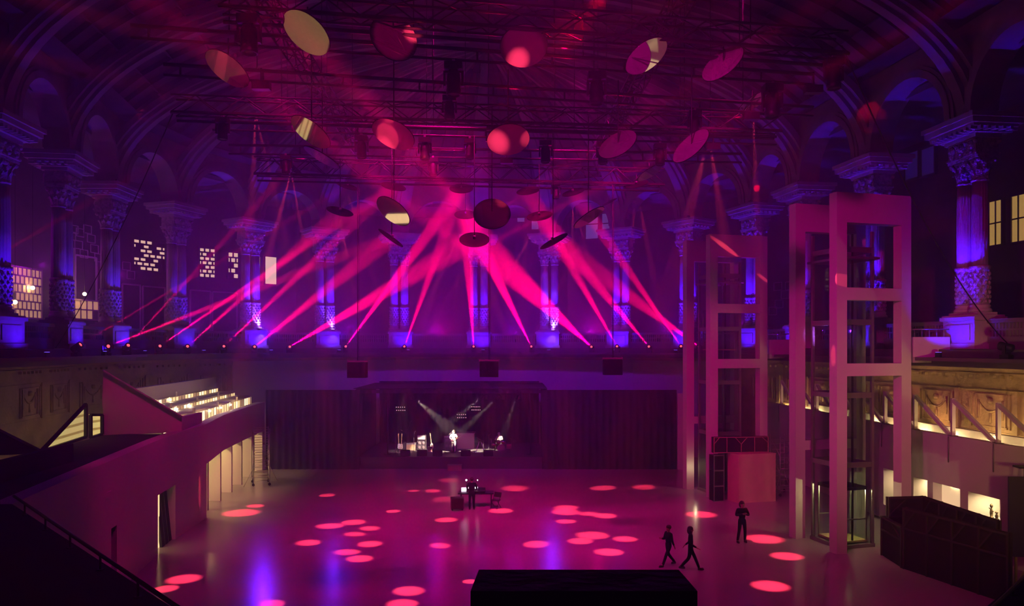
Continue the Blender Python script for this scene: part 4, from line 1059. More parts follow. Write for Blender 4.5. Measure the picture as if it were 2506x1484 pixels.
# drum kit and drummer
DX = gx(1226, 61.5); DY = 61.6
e = empty('drum_kit', (DX, DY, SZ), label='dark red drum kit with cymbals in front of the seated drummer', cat='drum kit')
SHELL = mat('dark red drum shell', (.3, .03, .04), .3); HEADM = mat('drum head', (.7, .66, .6), .5)
def drum(c, r, h, M, nm):
    m = MB(); m.lathe([(r, 0), (r, h)], c, 20, M=M); o = m.build(nm, SHELL, e)
    m = MB(); m.lathe([(r*1.03, h-.02), (r*1.03, h+.015), (r*.97, h+.015)], c, 20, M=M); m.build('hoop', CHROME, o)
    m = MB(); m.lathe([(r*.95, h+.004), (r*.94, h+.006)], c, 20, M=M); m.build('drum_head', HEADM, o)
RX = Matrix.Rotation(PI/2, 3, 'X'); ID = Matrix.Identity(3)
drum((0, -.1, .28), .28, .42, RX, 'bass_drum')
drum((-.55, -.05, .42), .18, .15, Matrix.Rotation(.15, 3, 'Y'), 'snare_drum'); drum((-.18, -.25, .62), .15, .2, Matrix.Rotation(.25, 3, 'X'), 'tom_drum'); drum((.2, -.25, .62), .16, .22, Matrix.Rotation(.25, 3, 'X'), 'tom_drum')
drum((.62, .05, .2), .2, .38, ID, 'floor_tom')
BRASS = mat('brass')
for x, y, z, r, t in ((-.75, -.1, .98, .2, .1), (-.95, .1, 1.25, .22, -.3), (.8, -.2, 1.0, .24, .25), (.95, .15, .85, .22, .1)):
    m = MB(); m.lathe([(r, 0), (r*.3, .02), (.02, .045)], (x, y, z), 18, M=Matrix.Rotation(t, 3, 'Y')); c = m.build('cymbal', BRASS, e)
    m = MB(); m.tube((x, y, 0.02), (x, y, z), .012)
    for k in range(3): m.tube((x+.22*math.cos(k*2.1), y+.22*math.sin(k*2.1), 0), (x, y, .3), .01)
    m.build('cymbal_stand', STEEL, e)
e = empty('drum_stool', (gx(1223, 62.3), 62.3, SZ), label='round stool under the drummer', cat='stool')
m = MB(); m.lathe([(.17, .44), (.18, .48), (.17, .52)], (0, 0, 0), 16); m.build('seat', BLACK, e)
m = MB(); m.tube((0, 0, .1), (0, 0, .45), .02)
for k in range(3): m.tube((.22*math.cos(k*2.1), .22*math.sin(k*2.1), 0), (0, 0, .25), .014)
m.build('leg', STEEL, e)
seat = dict(pelvis=(0, 0, .6), waist=(0, -.02, .76), chest=(0, -.08, .98), neck=(0, -.14, 1.14), jaw=(0, -.18, 1.2), head=(0, -.2, 1.28), crown=(0, -.2, 1.35),
            shL=(.19, -.1, 1.08), shR=(-.19, -.1, 1.08), elL=(.3, -.2, .86), elR=(-.3, -.2, .86), wrL=(.1, -.42, .88), wrR=(-.22, -.44, .88),
            hipL=(.1, -.16, .57), hipR=(-.1, -.16, .57), knL=(.22, -.44, .52), knR=(-.22, -.44, .52), anL=(.22, -.5, .1), anR=(-.22, -.5, .1))
person((gx(1223, 62.3), 62.3, SZ), -.35, 'person in a grey shirt and cap seated at the drum kit', seat, CLG, CLD, mat('grey cap', (.4, .35, .32), .7), 0, 1.72, True)
for s, lab in ((0, 'left'), (1, 'right')):
    p = V(gx(1218+9*s, 61.9), 61.85, SZ+.88); m = MB(); m.tube(p, p+V(-.2+.1*s, -.3, -.12), .007, 6); tag(m.build('drumstick', mat('maple neck')), 'drumstick in the drummer\'s %s hand' % ('right' if s == 0 else 'left'), 'drumstick')
e = empty('stage_step', (gx(1113, 57.6), 57.45, 0), label='low box step on the floor against the stage front', cat='step')
m = MB(); m.box((-.5, -.2, 0), (.5, .25, .42)); m.build('block', mat('worn step ply', (.3, .16, .12), .5), e)
m = MB(); m.box((-.52, -.24, .4), (.52, .27, .44)); m.build('tread', STEEL, e)

# ------------------------------------------------------------------ mixing desk in the middle of the floor
FD = 44.5
e = empty('mixing_table', (gx(1163, FD), FD, 0), label='dark trestle table with the mixing gear in the middle of the floor', cat='table')
m = MB(); m.box((-.95, -.4, .76), (1.05, .45, .82)); m.build('tabletop', BLKM, e)
for x in (-.8, .9):
    for y in (-.3, .35):
        m = MB(); m.tube((x, y, 0), (x, y, .77), .025); m.build('leg', BLKM, e)
e = empty('mixing_console', (gx(1168, FD), FD+.05, .82), label='dark mixing console on the trestle table', cat='console')
m = MB(); m.extr([(-.45, -.3, 0), (-.45, .3, 0), (-.45, .3, .2), (-.45, -.3, .07)], (.9, 0, 0)); m.build('body', BLKM, e)
for k in range(10):
    m = MB(); m.box((-.4+.085*k, -.2, .1), (-.38+.085*k, -.17, .12)); m.build('fader', WHITE, e)
e = empty('laptop', (gx(1135.5, FD), FD-.05, .82), .1, label='laptop with a bright bluish screen on the mixing table', cat='laptop')
m = MB(); m.box((-.15, -.12, 0), (.15, .1, .02)); m.build('keyboard_base', STEEL, e)
m = MB(); m.extr([(-.15, .1, .02), (.15, .1, .02), (.15, .16, .24), (-.15, .16, .24)], (0, .012, 0)); s = m.build('lid', STEEL, e)
m = MB(); m.extr([(-.14, .097, .03), (.14, .097, .03), (.14, .155, .235), (-.14, .155, .235)], (0, -.004, .001)); m.build('screen', emis('laptop screen', (.75, .8, 1), 3), s)
def gooseneck(px, lab, on):
    e = empty('gooseneck_lamp', (gx(px, FD), FD+.38, .82), label=lab, cat='lamp', group='gooseneck lamps on the mixing table')
    m = MB(); m.lathe([(.05, 0), (.05, .02)], (0, 0, 0), 10); m.tube((0, 0, .01), (0, 0, .55), .01, 6); m.tube((0, 0, .55), (0, -.06, .62), .01, 6); m.build('stem', BLKM, e)
    m = MB(); m.ball((0, -.08, .62), .05 if on else .03, 6); m.build('bulb', emis('desk bulb', (1, .9, .9), 14 if on else 4), e)
gooseneck(1140.5, 'bright desk lamp above the laptop', True); gooseneck(1168, 'dimmer desk lamp right of the laptop', False)
for px, w, lab in ((1145, .09, 'small lit display just right of the laptop'), (1165.5, .18, 'lit display at the right part of the mixing table')):
    e = empty('desk_display', (gx(px, FD), FD+.1, 1.0), label=lab, cat='display')
    m = MB(); m.extr([(-w/2, -.06, .0), (w/2, -.06, .0), (w/2, .04, .09), (-w/2, .04, .09)], (0, .02, 0)); m.build('housing', BLKM, e)
    m = MB(); m.extr([(-w/2+.01, -.063, .005), (w/2-.01, -.063, .005), (w/2-.01, .034, .088), (-w/2+.01, .034, .088)], (0, -.003, .002)); m.build('screen', emis('desk display glow', (1, .92, .95), 5), e)
    m = MB(); m.box((-.02, .0, -.1), (.02, .04, .03)); m.build('foot', BLKM, e)
m = MB(); x = gx(1177, FD); m.extr([(x-.15, FD-.25, .825), (x+.2, FD-.25, .825), (x+.2, FD-.02, .825), (x-.15, FD-.02, .825)], (0, 0, .012)); tag(m.build('paper_sheet', mat('white paper', (.8, .78, .75), .8)), 'white sheet of paper at the right end of the mixing table', 'paper')
e = empty('road_case', (gx(1119, 43.6), 43.6, 0), .1, label='dark road case on the floor left of the mixing table', cat='road case')
m = MB(); m.box((-.36, -.3, .1), (.36, .3, .68)); m.box((-.37, -.31, .46), (.37, .31, .49)); m.build('shell', DWOOD, e)
m = MB()
for x in (-.35, .35):
    for y in (-.29, .29): m.box((x-.02, y-.02, .1), (x+.02, y+.02, .69))
m.build('edge_trim', STEEL, e)
for x in (-.28, .28):
    for y in (-.22, .22):
        m = MB(); m.lathe([(.05, -.02), (.05, .02)], (x, y, .05), 12, M=RX); m.build('caster', RUBBER, e)
person((gx(1155, 43.9), 43.75, 0), PI, 'dark figure standing at the mixing table, back to the camera', dict(elL=(.27, -.12, 1.14), elR=(-.27, -.12, 1.14), wrL=(.2, -.38, 1.0), wrR=(-.2, -.38, 1.0)), CLD, CLD, HAIRD, 0, 1.76)
e = empty('folding_chair', (gx(1213, 44.2), 44.0, 0), -.5, label='dark folding chair right of the mixing table', cat='chair')
m = MB(); m.box((-.22, -.2, .44), (.22, .2, .47)); m.build('seat', BLKM, e)
m = MB(); m.extr([(-.22, .2, .6), (.22, .2, .6), (.22, .28, .86), (-.22, .28, .86)], (0, .02, 0)); m.build('backrest', BLKM, e)
for s in (-.21, .21):
    m = MB(); m.tube((s, -.22, 0), (s, .28, .86), .014); m.build('leg', BLKM, e)
    m = MB(); m.tube((s, .26, 0), (s, -.18, .45), .014); m.build('leg', BLKM, e)

# ------------------------------------------------------------------ scaffold towers
def scaffold(loc, rz, w, l, h, lab, lifts):
    e = empty('scaffold_tower', loc, rz, label=lab, cat='scaffold')
    AL = mat('aluminium tube', (.5, .48, .45), .35, .8)
    for y in (-l/2, l/2):
        m = MB()
        for x in (-w/2, w/2): m.tube((x, y, .2), (x, y, h), .026)
        z = .35
        while z < h: m.tube((-w/2, y, z), (w/2, y, z), .02, 6); z += .33
        m.build('ladder_frame', AL, e)
    m = MB()
    for k in range(lifts):
        z0 = .4+k*(h-.6)/lifts; z1 = z0+(h-.6)/lifts
        for x in (-w/2, w/2):
            m.tube((x, -l/2, z0), (x, l/2, z1), .02, 6); m.tube((x, -l/2, z0), (x, l/2, z0), .02, 6)
    m.build('brace', AL, e)
    for x in (-w/2, w/2):
        for y in (-l/2, l/2):
            m = MB(); m.lathe([(.09, -.025), (.09, .025)], (x, y, .09), 12, M=RX); m.tube((x, y, .09), (x, y, .22), .02, 6); m.build('caster', RUBBER, e)
            if x*y > 0:
                m = MB(); m.tube((x, y, 1.2), (x*2.2, y*1.25, .02), .02, 6); m.build('outrigger', AL, e)
scaffold((gx(641, 52), 51.8, 0), .35, 1.0, 1.5, 3.7, 'aluminium rolling scaffold tower by the lit portal of the left stand', 3)
scaffold((gx(1924, 47.5), 48.2, 0), .1, .9, 1.4, 3.6, 'scaffold tower half hidden between the two lift towers', 3)
# ------------------------------------------------------------------ things on the gallery
def oncurve(px, o):
    pts = offs(o)
    for a, b in zip(pts[:-1], pts[1:]):
        if a.y < 20 and b.y < 20: continue
        pa = 1253+a.x*F/max(a.y, .1); pb = 1253+b.x*F/max(b.y, .1)
        if (pa-px)*(pb-px) <= 0 and a.y > 5 and b.y > 5:
            lo, hi = 0.0, 1.0
            for _ in range(40):
                m_ = (lo+hi)/2; c = a.lerp(b, m_); pc = 1253+c.x*F/c.y
                if (pc-px)*(pa-px) > 0: lo = m_
                else: hi = m_
            return a.lerp(b, lo), (b-a).normalized()
    raise ValueError(px)
def wallwin(px0, px1, py0, py1, cols, rows, pane, missing, bar=.09, o=6.55, seed=1, frame=None, brick=False):
    global WIN
    rnd = random.Random(seed)
    a, _ = oncurve(px0, o); b, _ = oncurve(px1, o); dm = (a.y+b.y)/2
    z1, z0 = gz(py0, dm), gz(py1, dm); L = (b-a).length; d = (b-a).normalized(); n = V(d.y, -d.x, 0)
    if n.dot(V(0, 30, 0)-a) < 0: n = -n
    rz = math.atan2(d.y, d.x); c = (a+b)/2
    f = MB(); t = .1
    for x in (0, L): f.cbox((a.x+d.x*x, a.y+d.y*x, (z0+z1)/2), (t, .2, z1-z0+t), rz)
    for z in (z0, z1): f.cbox((c.x, c.y, z), (L, .2, t), rz)
    for r in range(1, rows): f.cbox((c.x, c.y, z0+(z1-z0)*r/rows), (L, .12, bar), rz)
    g = MB(); k = MB()
    for r in range(rows):
        sh = (.5 if brick and r % 2 else 0)
        for q in range(cols+(1 if sh else 0)):
            x0 = max(0, (q-sh)*L/cols); x1 = min(L, (q+1-sh)*L/cols); xm = (x0+x1)/2
            if x1 < L-.01: f.cbox((a.x+d.x*x1, a.y+d.y*x1, z0+(z1-z0)*(r+.5)/rows), (bar, .12, (z1-z0)/rows), rz)
            T = k if rnd.random() < missing else g
            T.cbox((a.x+d.x*xm, a.y+d.y*xm, z0+(z1-z0)*(r+.5)/rows), (x1-x0, .04, (z1-z0)/rows), rz)
    w = struct(f, 'window_%d' % WIN, frame or DARKW); WIN += 1
    if g.v: g.build('pane', pane, w)
    if k.v: k.build('blank_block', DARKW, w)
    return (a+b)/2+n*.3, z0, z1
ROSE = emis('rosy lit pane', (1, .62, .44), .95)
TAN = emis('tan glowing block', (1, .55, .25), .42)  # block wall is no lamp: lamplight on it is put into emission
wallwin(325, 403, 590, 664, 5, 7, ROSE, .24, .14, seed=21, brick=True)
wallwin(487, 526, 608, 680, 3, 7, ROSE, .2, .13, seed=33, brick=True)
wallwin(557, 583, 618, 682, 2, 5, ROSE, .3, .13, seed=14, brick=True)
wallwin(605, 612, 622, 684, 1, 2, ROSE, 0, seed=4)
wallwin(633, 637, 628, 690, 1, 2, ROSE, 0, seed=4)
wallwin(647, 677, 628, 697, 1, 1, ROSE, 0, seed=4)
PURPF = mat('mauve block joints', (.35, .2, .3), .7)
wallwin(2, 100, 655, 778, 9, 6, TAN, .06, seed=2, o=5.6, frame=PURPF, brick=True)
wallwin(166, 240, 735, 782, 5, 2, TAN, .2, seed=6, o=5.6, frame=PURPF)
YEL = emis('ochre lit pane', (1, .58, .15), .38)
wallwin(2421, 2455, 490, 602, 2, 2, YEL, 0, .07, seed=3)
wallwin(2476, 2530, 474, 592, 3, 2, YEL, 0, .07, seed=3)
GREYP = emis('dim grey pane', (.7, .5, .9), .07)
wallwin(1433, 1465, 512, 586, 1, 2, GREYP, 0, seed=3); wallwin(1473, 1496, 510, 584, 1, 2, GREYP, 0, seed=3)
wallwin(1265, 1285, 520, 545, 1, 1, GREYP, 0, seed=3); wallwin(1300, 1320, 520, 563, 1, 1, GREYP, 0, seed=3)
wallwin(2215, 2250, 372, 440, 1, 1, emis('very dim pane', (.3, .15, .8), .02), 0, seed=3); wallwin(2255, 2290, 360, 430, 1, 1, emis('very dim pane', (.3, .15, .8), .02), 0, seed=3)
for px, py, lab in ((80, 705, 'upper round bulb in front of the lit block wall at left'), (37, 740, 'lower round bulb in front of the lit block wall at left'), (207, 720, 'single round bulb behind the second gallery column at left')):
    a, t = oncurve(px, 5.2); e = empty('globe_lamp', (a.x, a.y, gz(py, a.y)), label=lab, cat='lamp', group='globe lamps on the gallery')
    m = MB(); m.ball((0, 0, 0), .13, 8); m.build('globe', emis('globe bulb', (1, .75, .35), 9), e)
    m = MB(); m.tube((0, 0, .12), (0, 0, 21.6-gz(py, a.y)), .015, 6); m.build('pendant_rod', BLKM, e)
    lamp('globe_light', (a.x, a.y-.3, gz(py, a.y)), 25, WARM, .13)
# outlined blocks and door frames on the gallery rear wall
LINE = mat('white painted outline', (.6, .52, .55), .7)
TN = 200
def outline(px0, px1, py0, py1, w=.06, o=6.45):
    a, _ = oncurve(px0, o); b, _ = oncurve(px1, o); dm = (a.y+b.y)/2; z1, z0 = gz(py0, dm), max(G, gz(py1, dm))
    m = MB(); A0, A1, B0, B1 = V(a.x, a.y, z0), V(a.x, a.y, z1), V(b.x, b.y, z0), V(b.x, b.y, z1)
    for p, q in ((A0, A1), (A1, B1), (B1, B0), (B0, A0)): m.beam(p, q, w, w)
    return m
rnd = random.Random(4)
m = MB()
for px0, py0 in ((166, 568), (183, 590), (187, 560), (196, 612), (214, 575), (222, 600), (232, 622), (300, 642), (311, 664), (172, 552), (205, 552), (1894, 692), (1912, 712), (1897, 735), (1882, 752), (1922, 690)):
    o = outline(px0, px0+19, py0, py0+19, .05); m.f += [tuple(i+len(m.v) for i in f) for f in o.f]; m.smooth += o.smooth; m.v += o.v
struct(m, 'trim_200', LINE)
for k, r in enumerate(((300, 344, 697, 850), (350, 404, 703, 850), (466, 515, 712, 850), (520, 580, 716, 850), (184, 236, 628, 745), (166, 182, 608, 700))):
    struct(outline(*r, .11), 'trim_%d' % (201+k), LINE)

# ------------------------------------------------------------------ blue floodlights at the column feet
HOTC = {4: 1.0, 5: .6, 8: 1.0}
for i, c in enumerate(CP):
    n, t = inward(i+N0)
    hot = HOTC.get(i, 0); fr_ = {4: 1.0, 5: .3, 8: .5}.get(i, 0)
    p = c+n*1.95+t*.45
    e = empty('floodlight', (p.x, p.y, G-.35), math.atan2(n.y, n.x)+PI/2, label='blue floodlight at the foot of the column '+CSHORT[i], cat='floodlight', group='blue floodlights along the gallery')
    m = MB(); m.cbox((0, 0, .12), (.3, .12, .2)); m.build('housing', BLKM, e)
    m = MB(); m.beam((-.18, 0, 0), (-.18, 0, .14), .03, .03); m.beam((.18, 0, 0), (.18, 0, .14), .03, .03); m.cbox((0, 0, .01), (.4, .2, .02)); m.build('bracket', BLKM, e)
    m = MB(); m.cbox((0, 0, .225), (.26, .1, .01)); m.build('lens', emis('blue lens', (.15, .08, 1), 4), e)
    k = (.75 if i > 10 else 1.0)*(.75 if 5 <= i <= 8 else 1)*(.4 if i < 4 else 1)
    spot('blue_flood', p+V(0, 0, G-.05), c+V(0, 0, G+3.5), 120, 800*k, BLUE, .8, .08)
    spot('blue_column_beam', p+V(0, 0, G-.05), c+V(0, 0, G+7.6), 44, 7000*k*(.6 if i < 4 else 1), BLUE, .9, .08)
    if hot:
        q = c+n*.62+t*.47
        e = empty('pedestal_lamp', (q.x, q.y, G+1.5), math.atan2(n.y, n.x)+PI/2, label='bright lamp on the pedestal of the column '+CSHORT[i], cat='lamp', group='bright pedestal lamps')
        m = MB(); m.lathe([(.12, 0), (.16, .03), (.17, .09), (.14, .1)], (0, 0, 0), 14); m.build('housing', BLKM, e)
        m = MB(); m.lathe([(.13, .1), (.12, .115)], (0, 0, 0), 14); m.build('lens', emis('hot violet lens', (.6, .35, 1), 8), e)
        spot('pedestal_up', q+V(0, 0, G+1.64), c+t*.47+V(0, 0, G+3.2), 75, 700*hot, (.25, .1, 1), .7, .05)
        spot('pedestal_front', q+n*.2+V(0, 0, G+1.66), V(c.x*.55, 34, 15), 95, 1800*fr_, (.12, .01, 1), 1.0, .12)
        spot('pedestal_down', c+n*1.3+t*.47+V(0, 0, G+1.7), c+n*.9+t*.47+V(0, 0, G), 75, 260*hot, (.2, .08, 1), .8, .05)

for i in range(3, 11):            # added violet and magenta spots hidden behind the balustrade to tint the haze
    a, b = PATH[N0+i], PATH[N0+i+1]; p = (a+b)/2-inward(N0+i)[0]*2.4
    spot('violet_gallery_fill', (p.x, p.y, G+1.42), (p.x*.6, 36, 12.5), 44, 2600 if i < 9 else 1300, (.42, 0, 1.0), 1.0, 0.15)
    if i in (4, 6, 8): spot('magenta_gallery_fill', (p.x+.6, p.y, G+1.42), (p.x*.5, 36, 13), 46, 2300, (1, 0, .3), 1.0, 0.15)

# ------------------------------------------------------------------ lighting rig: trusses
RZ = 17.0
ROWS = []
def row_pts(px0, py0, px1, py1):
    d0 = (RZ-CZ)*F/(HOR-py0); d1 = (RZ-CZ)*F/(HOR-py1)
    return V(gx(px0, d0), d0, RZ), V(gx(px1, d1), d1, RZ)
def hang(e, A, B, n, top=27.0):
    for k in range(n):
        p = A.lerp(B, (k+.5)/n); m = MB(); zt = ZI+(RISE-.7)*math.sqrt(max(.05, 1-((p.x+1.6)/23)**2))
        m.tube(p, (p.x, p.y, zt), .016, 6); m.build('suspension_cable', BLKM, e)
def ladder(px0, py0, px1, py1, label, gap=.3):
    A, B = row_pts(px0, py0, px1, py1); ROWS.append((A, B)); e = empty('ladder_truss', (0, 0, 0), label=label, cat='truss', group='ladder beams of the lighting rig')
    m = MB(); m.tube(A, B, .055); m.build('top_chord', TRUSS, e)
    dn = V(0, 0, -gap)
    m = MB(); m.tube(A+dn, B+dn, .04); m.build('bottom_chord', TRUSS, e)
    n = 9
    for k in range(n):
        p = A.lerp(B, (k+.2)/n); m = MB(); m.tube(p, p+dn, .03, 6); m.build('rung', TRUSS, e)
    hang(e, A, B, 4)
def boxtruss(px0, py0, px1, py1, label, w=.55):
    A, B = row_pts(px0, py0, px1, py1); ROWS.append((A, B)); e = empty('box_truss', (0, 0, 0), label=label, cat='truss', group='box trusses of the lighting rig')
    d = (B-A).normalized(); s = V(-d.y, d.x, 0)*w/2; u = V(0, 0, w/2); L = (B-A).length
    for a, b in ((1, 1), (1, -1), (-1, 1), (-1, -1)):
        m = MB(); m.tube(A+s*a+u*b, B+s*a+u*b, .035, 6); m.build('chord', TRUSS, e)
    n = int(L/.75); m = MB()
    for k in range(n):
        p = A+d*(L*k/n); q = A+d*(L*(k+1)/n); z = 1 if k % 2 else -1
        for a in (1, -1):
            m.tube(p+s*a+u*z, q+s*a-u*z, .02, 5); m.tube(p+u*a+s*z, q+u*a-s*z, .02, 5)
    m.build('lacing', TRUSS, e)
    m = MB(); m.tube(A+s*1.3-u*1.5, B+s*1.3-u*1.5, .05, 6); m.tube(A-s*1.2-u*1.2, B-s*1.2-u*1.2, .04, 6); m.build('cable_loom', RUBBER, e)
    hang(e, A, B, 3)
boxtruss(540, -6, 2060, 112, 'heavy dark box truss along the top edge of the picture')
ladder(320, 62, 1990, 182, 'long black ladder beam, uppermost one below the top truss')
ladder(400, 157, 1990, 262, 'black ladder beam crossing behind the top row of mirror discs')
boxtruss(425, 258, 1905, 305, 'box truss in the middle of the rig with a dark cable loom')
ladder(520, 297, 1900, 335, 'black ladder beam just under the middle box truss')
ladder(560, 355, 1815, 377, 'black ladder beam under the second row of mirror discs', .35)
boxtruss(625, 408, 1620, 436, 'lowest box truss of the rig, nearest the stage', .7)
for k, (x0, x1) in enumerate(((-6.5, -7.0), (4.5, 4.0))):
    A = V(x0, 18.6, RZ+1.1); B = V(x1, 37.3, RZ+1.1); e = empty('box_truss', (0, 0, 0), label='box truss running down the hall over the cross beams, '+['left of the middle', 'right of the middle'][k], cat='truss', group='box trusses of the lighting rig')
    d = (B-A).normalized(); s = V(-d.y, d.x, 0)*.25; u = V(0, 0, .25); L = (B-A).length
    for a, b in ((1, 1), (1, -1), (-1, 1), (-1, -1)):
        m = MB(); m.tube(A+s*a+u*b, B+s*a+u*b, .03, 6); m.build('chord', TRUSS, e)
    m = MB(); n = 26
    for j in range(n):
        p = A+d*(L*j/n); q = A+d*(L*(j+1)/n); z = 1 if j % 2 else -1
        for a in (1, -1): m.tube(p+s*a+u*z, q+s*a-u*z, .018, 5); m.tube(p+u*a+s*z, q+u*a-s*z, .018, 5)
    m.build('lacing', TRUSS, e); hang(e, A, B, 3)
# moving heads
LENSR = emis('red beam lens', (1, .1, .13), 2)
LENSV = emis('violet beam lens', (.7, .35, 1), 5)
def moving_head(loc, aim, label, standing, lens=None, group=None, s=1.0):
    e = empty('moving_head_lamp', loc, label=label, cat='stage lamp', group=group)
    sg = 1 if standing else -1
    d = (Vector(aim)-Vector(loc)).normalized(); yaw = math.atan2(d.y, d.x)-PI/2
    m = MB(); m.box((-.2*s, -.16*s, 0), (.2*s, .16*s, .16*s*sg), yaw); m.box((-.1*s, -.08*s, .16*s*sg), (.1*s, .08*s, .2*s*sg), yaw); m.build('base', BLKM, e)
    m = MB()
    for x in (-.2, .2): m.box(((x-.025)*s, -.06*s, .18*s*sg), ((x+.025)*s, .06*s, .52*s*sg), yaw)
    m.box((-.22*s, -.06*s, .18*s*sg), (.22*s, .06*s, .23*s*sg), yaw); m.build('yoke', BLKM, e)
    c = V(0, 0, .45*s*sg); M = d.to_track_quat('Z', 'Y').to_matrix()
    m = MB(); m.lathe([(.07*s, -.28*s), (.14*s, -.24*s), (.16*s, -.05*s), (.15*s, .1*s), (.165*s, .14*s), (.165*s, .26*s), (.14*s, .27*s), (.13*s, .22*s)], c, 16, M=M); m.build('head', BLKM, e)
    m = MB(); q = c+d*.235*s; m.lathe([(.09*s, 0), (.08*s, .012)], q, 16, M=M); m.build('lens', lens or BLKM, e)
    if not standing:
        m = MB(); m.box((-.04, -.05, 0), (.04, .05, .1), yaw); m.build('clamp', STEEL, e)
    return Vector(loc)+c+d*.32*s
# ------------------------------------------------------------------ mirror discs
def disc_frame(px, py, a, q, phi, D, up):
    d = F*D/a; p = at(px, py, d)
    v = (p-V(0, 0, CZ)).normalized(); ph = math.radians(phi)
    e1 = V(math.cos(ph), 0, -math.sin(ph)); e1 = (e1-v*e1.dot(v)).normalized(); e2 = v.cross(e1)
    k = math.sqrt(1-q*q)
    n = -v*q+e2*k
    n2 = -v*q-e2*k
    if (n.z > n2.z) != up: n = n2
    return p, n.normalized()
DISCS = []
def disc(px, py, a, q, phi, label, back=False, aim=None):
    D = 1.1 if back else 1.2
    p, n = disc_frame(px, py, a, q, phi, D, back if aim != 'up' else True)
    if isinstance(aim, tuple): n = ((Vector(aim)-p).normalized()-(p-V(0, 0, CZ)).normalized()).normalized()
    M = n.to_track_quat('Z', 'Y').to_matrix()       # local +z looks at the camera side
    e = empty('mirror_disc', p, label=label, cat='mirror disc', group='hanging mirror discs')
    R = D/2; s = -1 if back else 1
    m = MB(); m.lathe([(R*.985, 0), (R*.98, .006*s)] if s > 0 else [(R*.98, -.032), (R*.985, -.026)], (0, 0, 0), 40, M=M); m.build('mirror_face', MIRROR, e)
    m = MB(); m.lathe([(R*.98, -.002 if s > 0 else .004), (R, -.006), (R, -.02), (R*.98, -.026), (R*.3, -.05 if s > 0 else -.024)], (0, 0, 0), 40, M=M) if s > 0 else m.lathe([(R*.98, -.026), (R, -.02), (R, -.004), (R*.98, .002), (R*.3, .02)], (0, 0, 0), 40, M=M)
    m.build('backing', DISCB, e)
    top = max(RZ-.3-p.z, .45); e1 = M @ V(1, 0, 0); bq = M @ V(0, 0, -.05*s)
    m = MB(); m.tube(bq, (bq.x, bq.y, top), .018, 6); m.build('hanging_rod', BLKM, e)
    m = MB(); m.tube(M @ V(0, 0, -.03*s), M @ V(0, 0, -.14*s), .05, 10); m.build('swivel', STEEL, e)
    DISCS.append((p, n if not back else -n, back)); return p, n
MD = [(750, 81, 130, .58, 38, 'big mirror disc reflecting plain yellow light, highest at left'),
      (556, 169, 118, .49, 39, 'mirror disc with a red stripe, leftmost of the big ones'),
      (964, 92, 122, .8, 38, 'big magenta mirror disc in the top row with a red spot on its right edge'),
      (1282, 114, 118, .84, -10, 'big mirror disc in the top row with a red glow at its lower edge'),
      (1582, 138, 116, .66, -40, 'mirror disc in the top row reflecting a lit wall, right of the middle'),
      (1768, 155, 114, .47, -38, 'plain magenta mirror disc, rightmost of the top row'),
      (760, 324, 111, .52, 31, 'mirror disc in the second row whose lower half is yellow'),
      (962, 330, 110, .58, 27, 'mirror disc in the second row with a red glow along its lower left'),
      (1244, 343, 106, .7, -8, 'brightest red mirror disc, in the middle of the second row'),
      (1511, 353, 102, .5, -30, 'dark red mirror disc in the second row, right of the middle'),
      (1690, 357, 108, .4, -42, 'dim dark mirror disc at the right end of the second row'),
      (1843, 252, 84, .45, -22, 'blue mirror disc in front of the right ribs'),
      (625, 263, 60, .2, 39, 'thin tilted mirror disc just below the red-striped one'),
      (787, 386, 98, .2, 31, 'thin blue and purple mirror disc under the half yellow one'),
      (962, 518, 96, .55, 36, 'yellow mirror disc hanging low, left of the middle beams'),
      (1204, 523, 92, .8, 0, 'round dark red mirror disc hanging low in the middle'),
      (1590, 424, 66, .3, -32, 'small bright purple mirror disc at the right, near the lowest truss'),
      (1442, 533, 88, .25, -34, 'thin steep mirror disc before the pale arched windows')]
AIM = {2: 'up', 0: (-19, 25.0, 3.9), 4: (19.9, 35.0, 1.9), 5: 'up', 6: (-18.4, 34.0, 5.4), 9: 'up', 10: 'up', 11: (19.3, 42, 12.5), 14: (-16.4, 35.0, 1.3), 15: 'up'}
for i, r in enumerate(MD): disc(*r, aim=AIM.get(i))
BD = [(850, 455, 56, .22, 18, 'small black-backed disc, leftmost of the upper low row'),
      (963, 456, 62, .28, 12, 'black-backed disc above the low yellow disc'),
      (832, 517, 66, .28, 14, 'black-backed disc left of the low yellow disc'),
      (1129, 461, 58, .38, 0, 'black-backed disc at the top of the middle beams'),
      (1292, 467, 57, .3, -9, 'black-backed disc up and right of the round dark red disc'),
      (1403, 470, 58, .25, -16, 'small tilted black-backed disc, second from the right of the upper low row'),
      (1558, 451, 58, .25, -14, 'black-backed disc just under the right end of the lowest truss'),
      (1139, 525, 54, .4, 0, 'black-backed disc partly hidden by the round dark red disc'),
      (1320, 528, 64, .34, -9, 'black-backed disc right of the round dark red disc'),
      (1161, 586, 74, .48, 0, 'largest black-backed disc, hanging lowest in the middle'),
      (1355, 590, 76, .17, -29, 'steeply tilted black-backed disc, lowest at right'),
      (957, 582, 73, .12, 36, 'nearly edge-on black disc below the low yellow disc'),
      (1492, 494, 40, .12, -28, 'tiny edge-on black disc before the pale arched windows'),
      (713, 408, 60, .2, 36, 'black-backed disc at the left end of the lowest truss'),
      (1735, 320, 64, .06, -28, 'edge-on black disc above the dim right disc')]
BP = {}
for r in BD: BP[(r[0], r[1])] = disc(*r, back=True)[0]
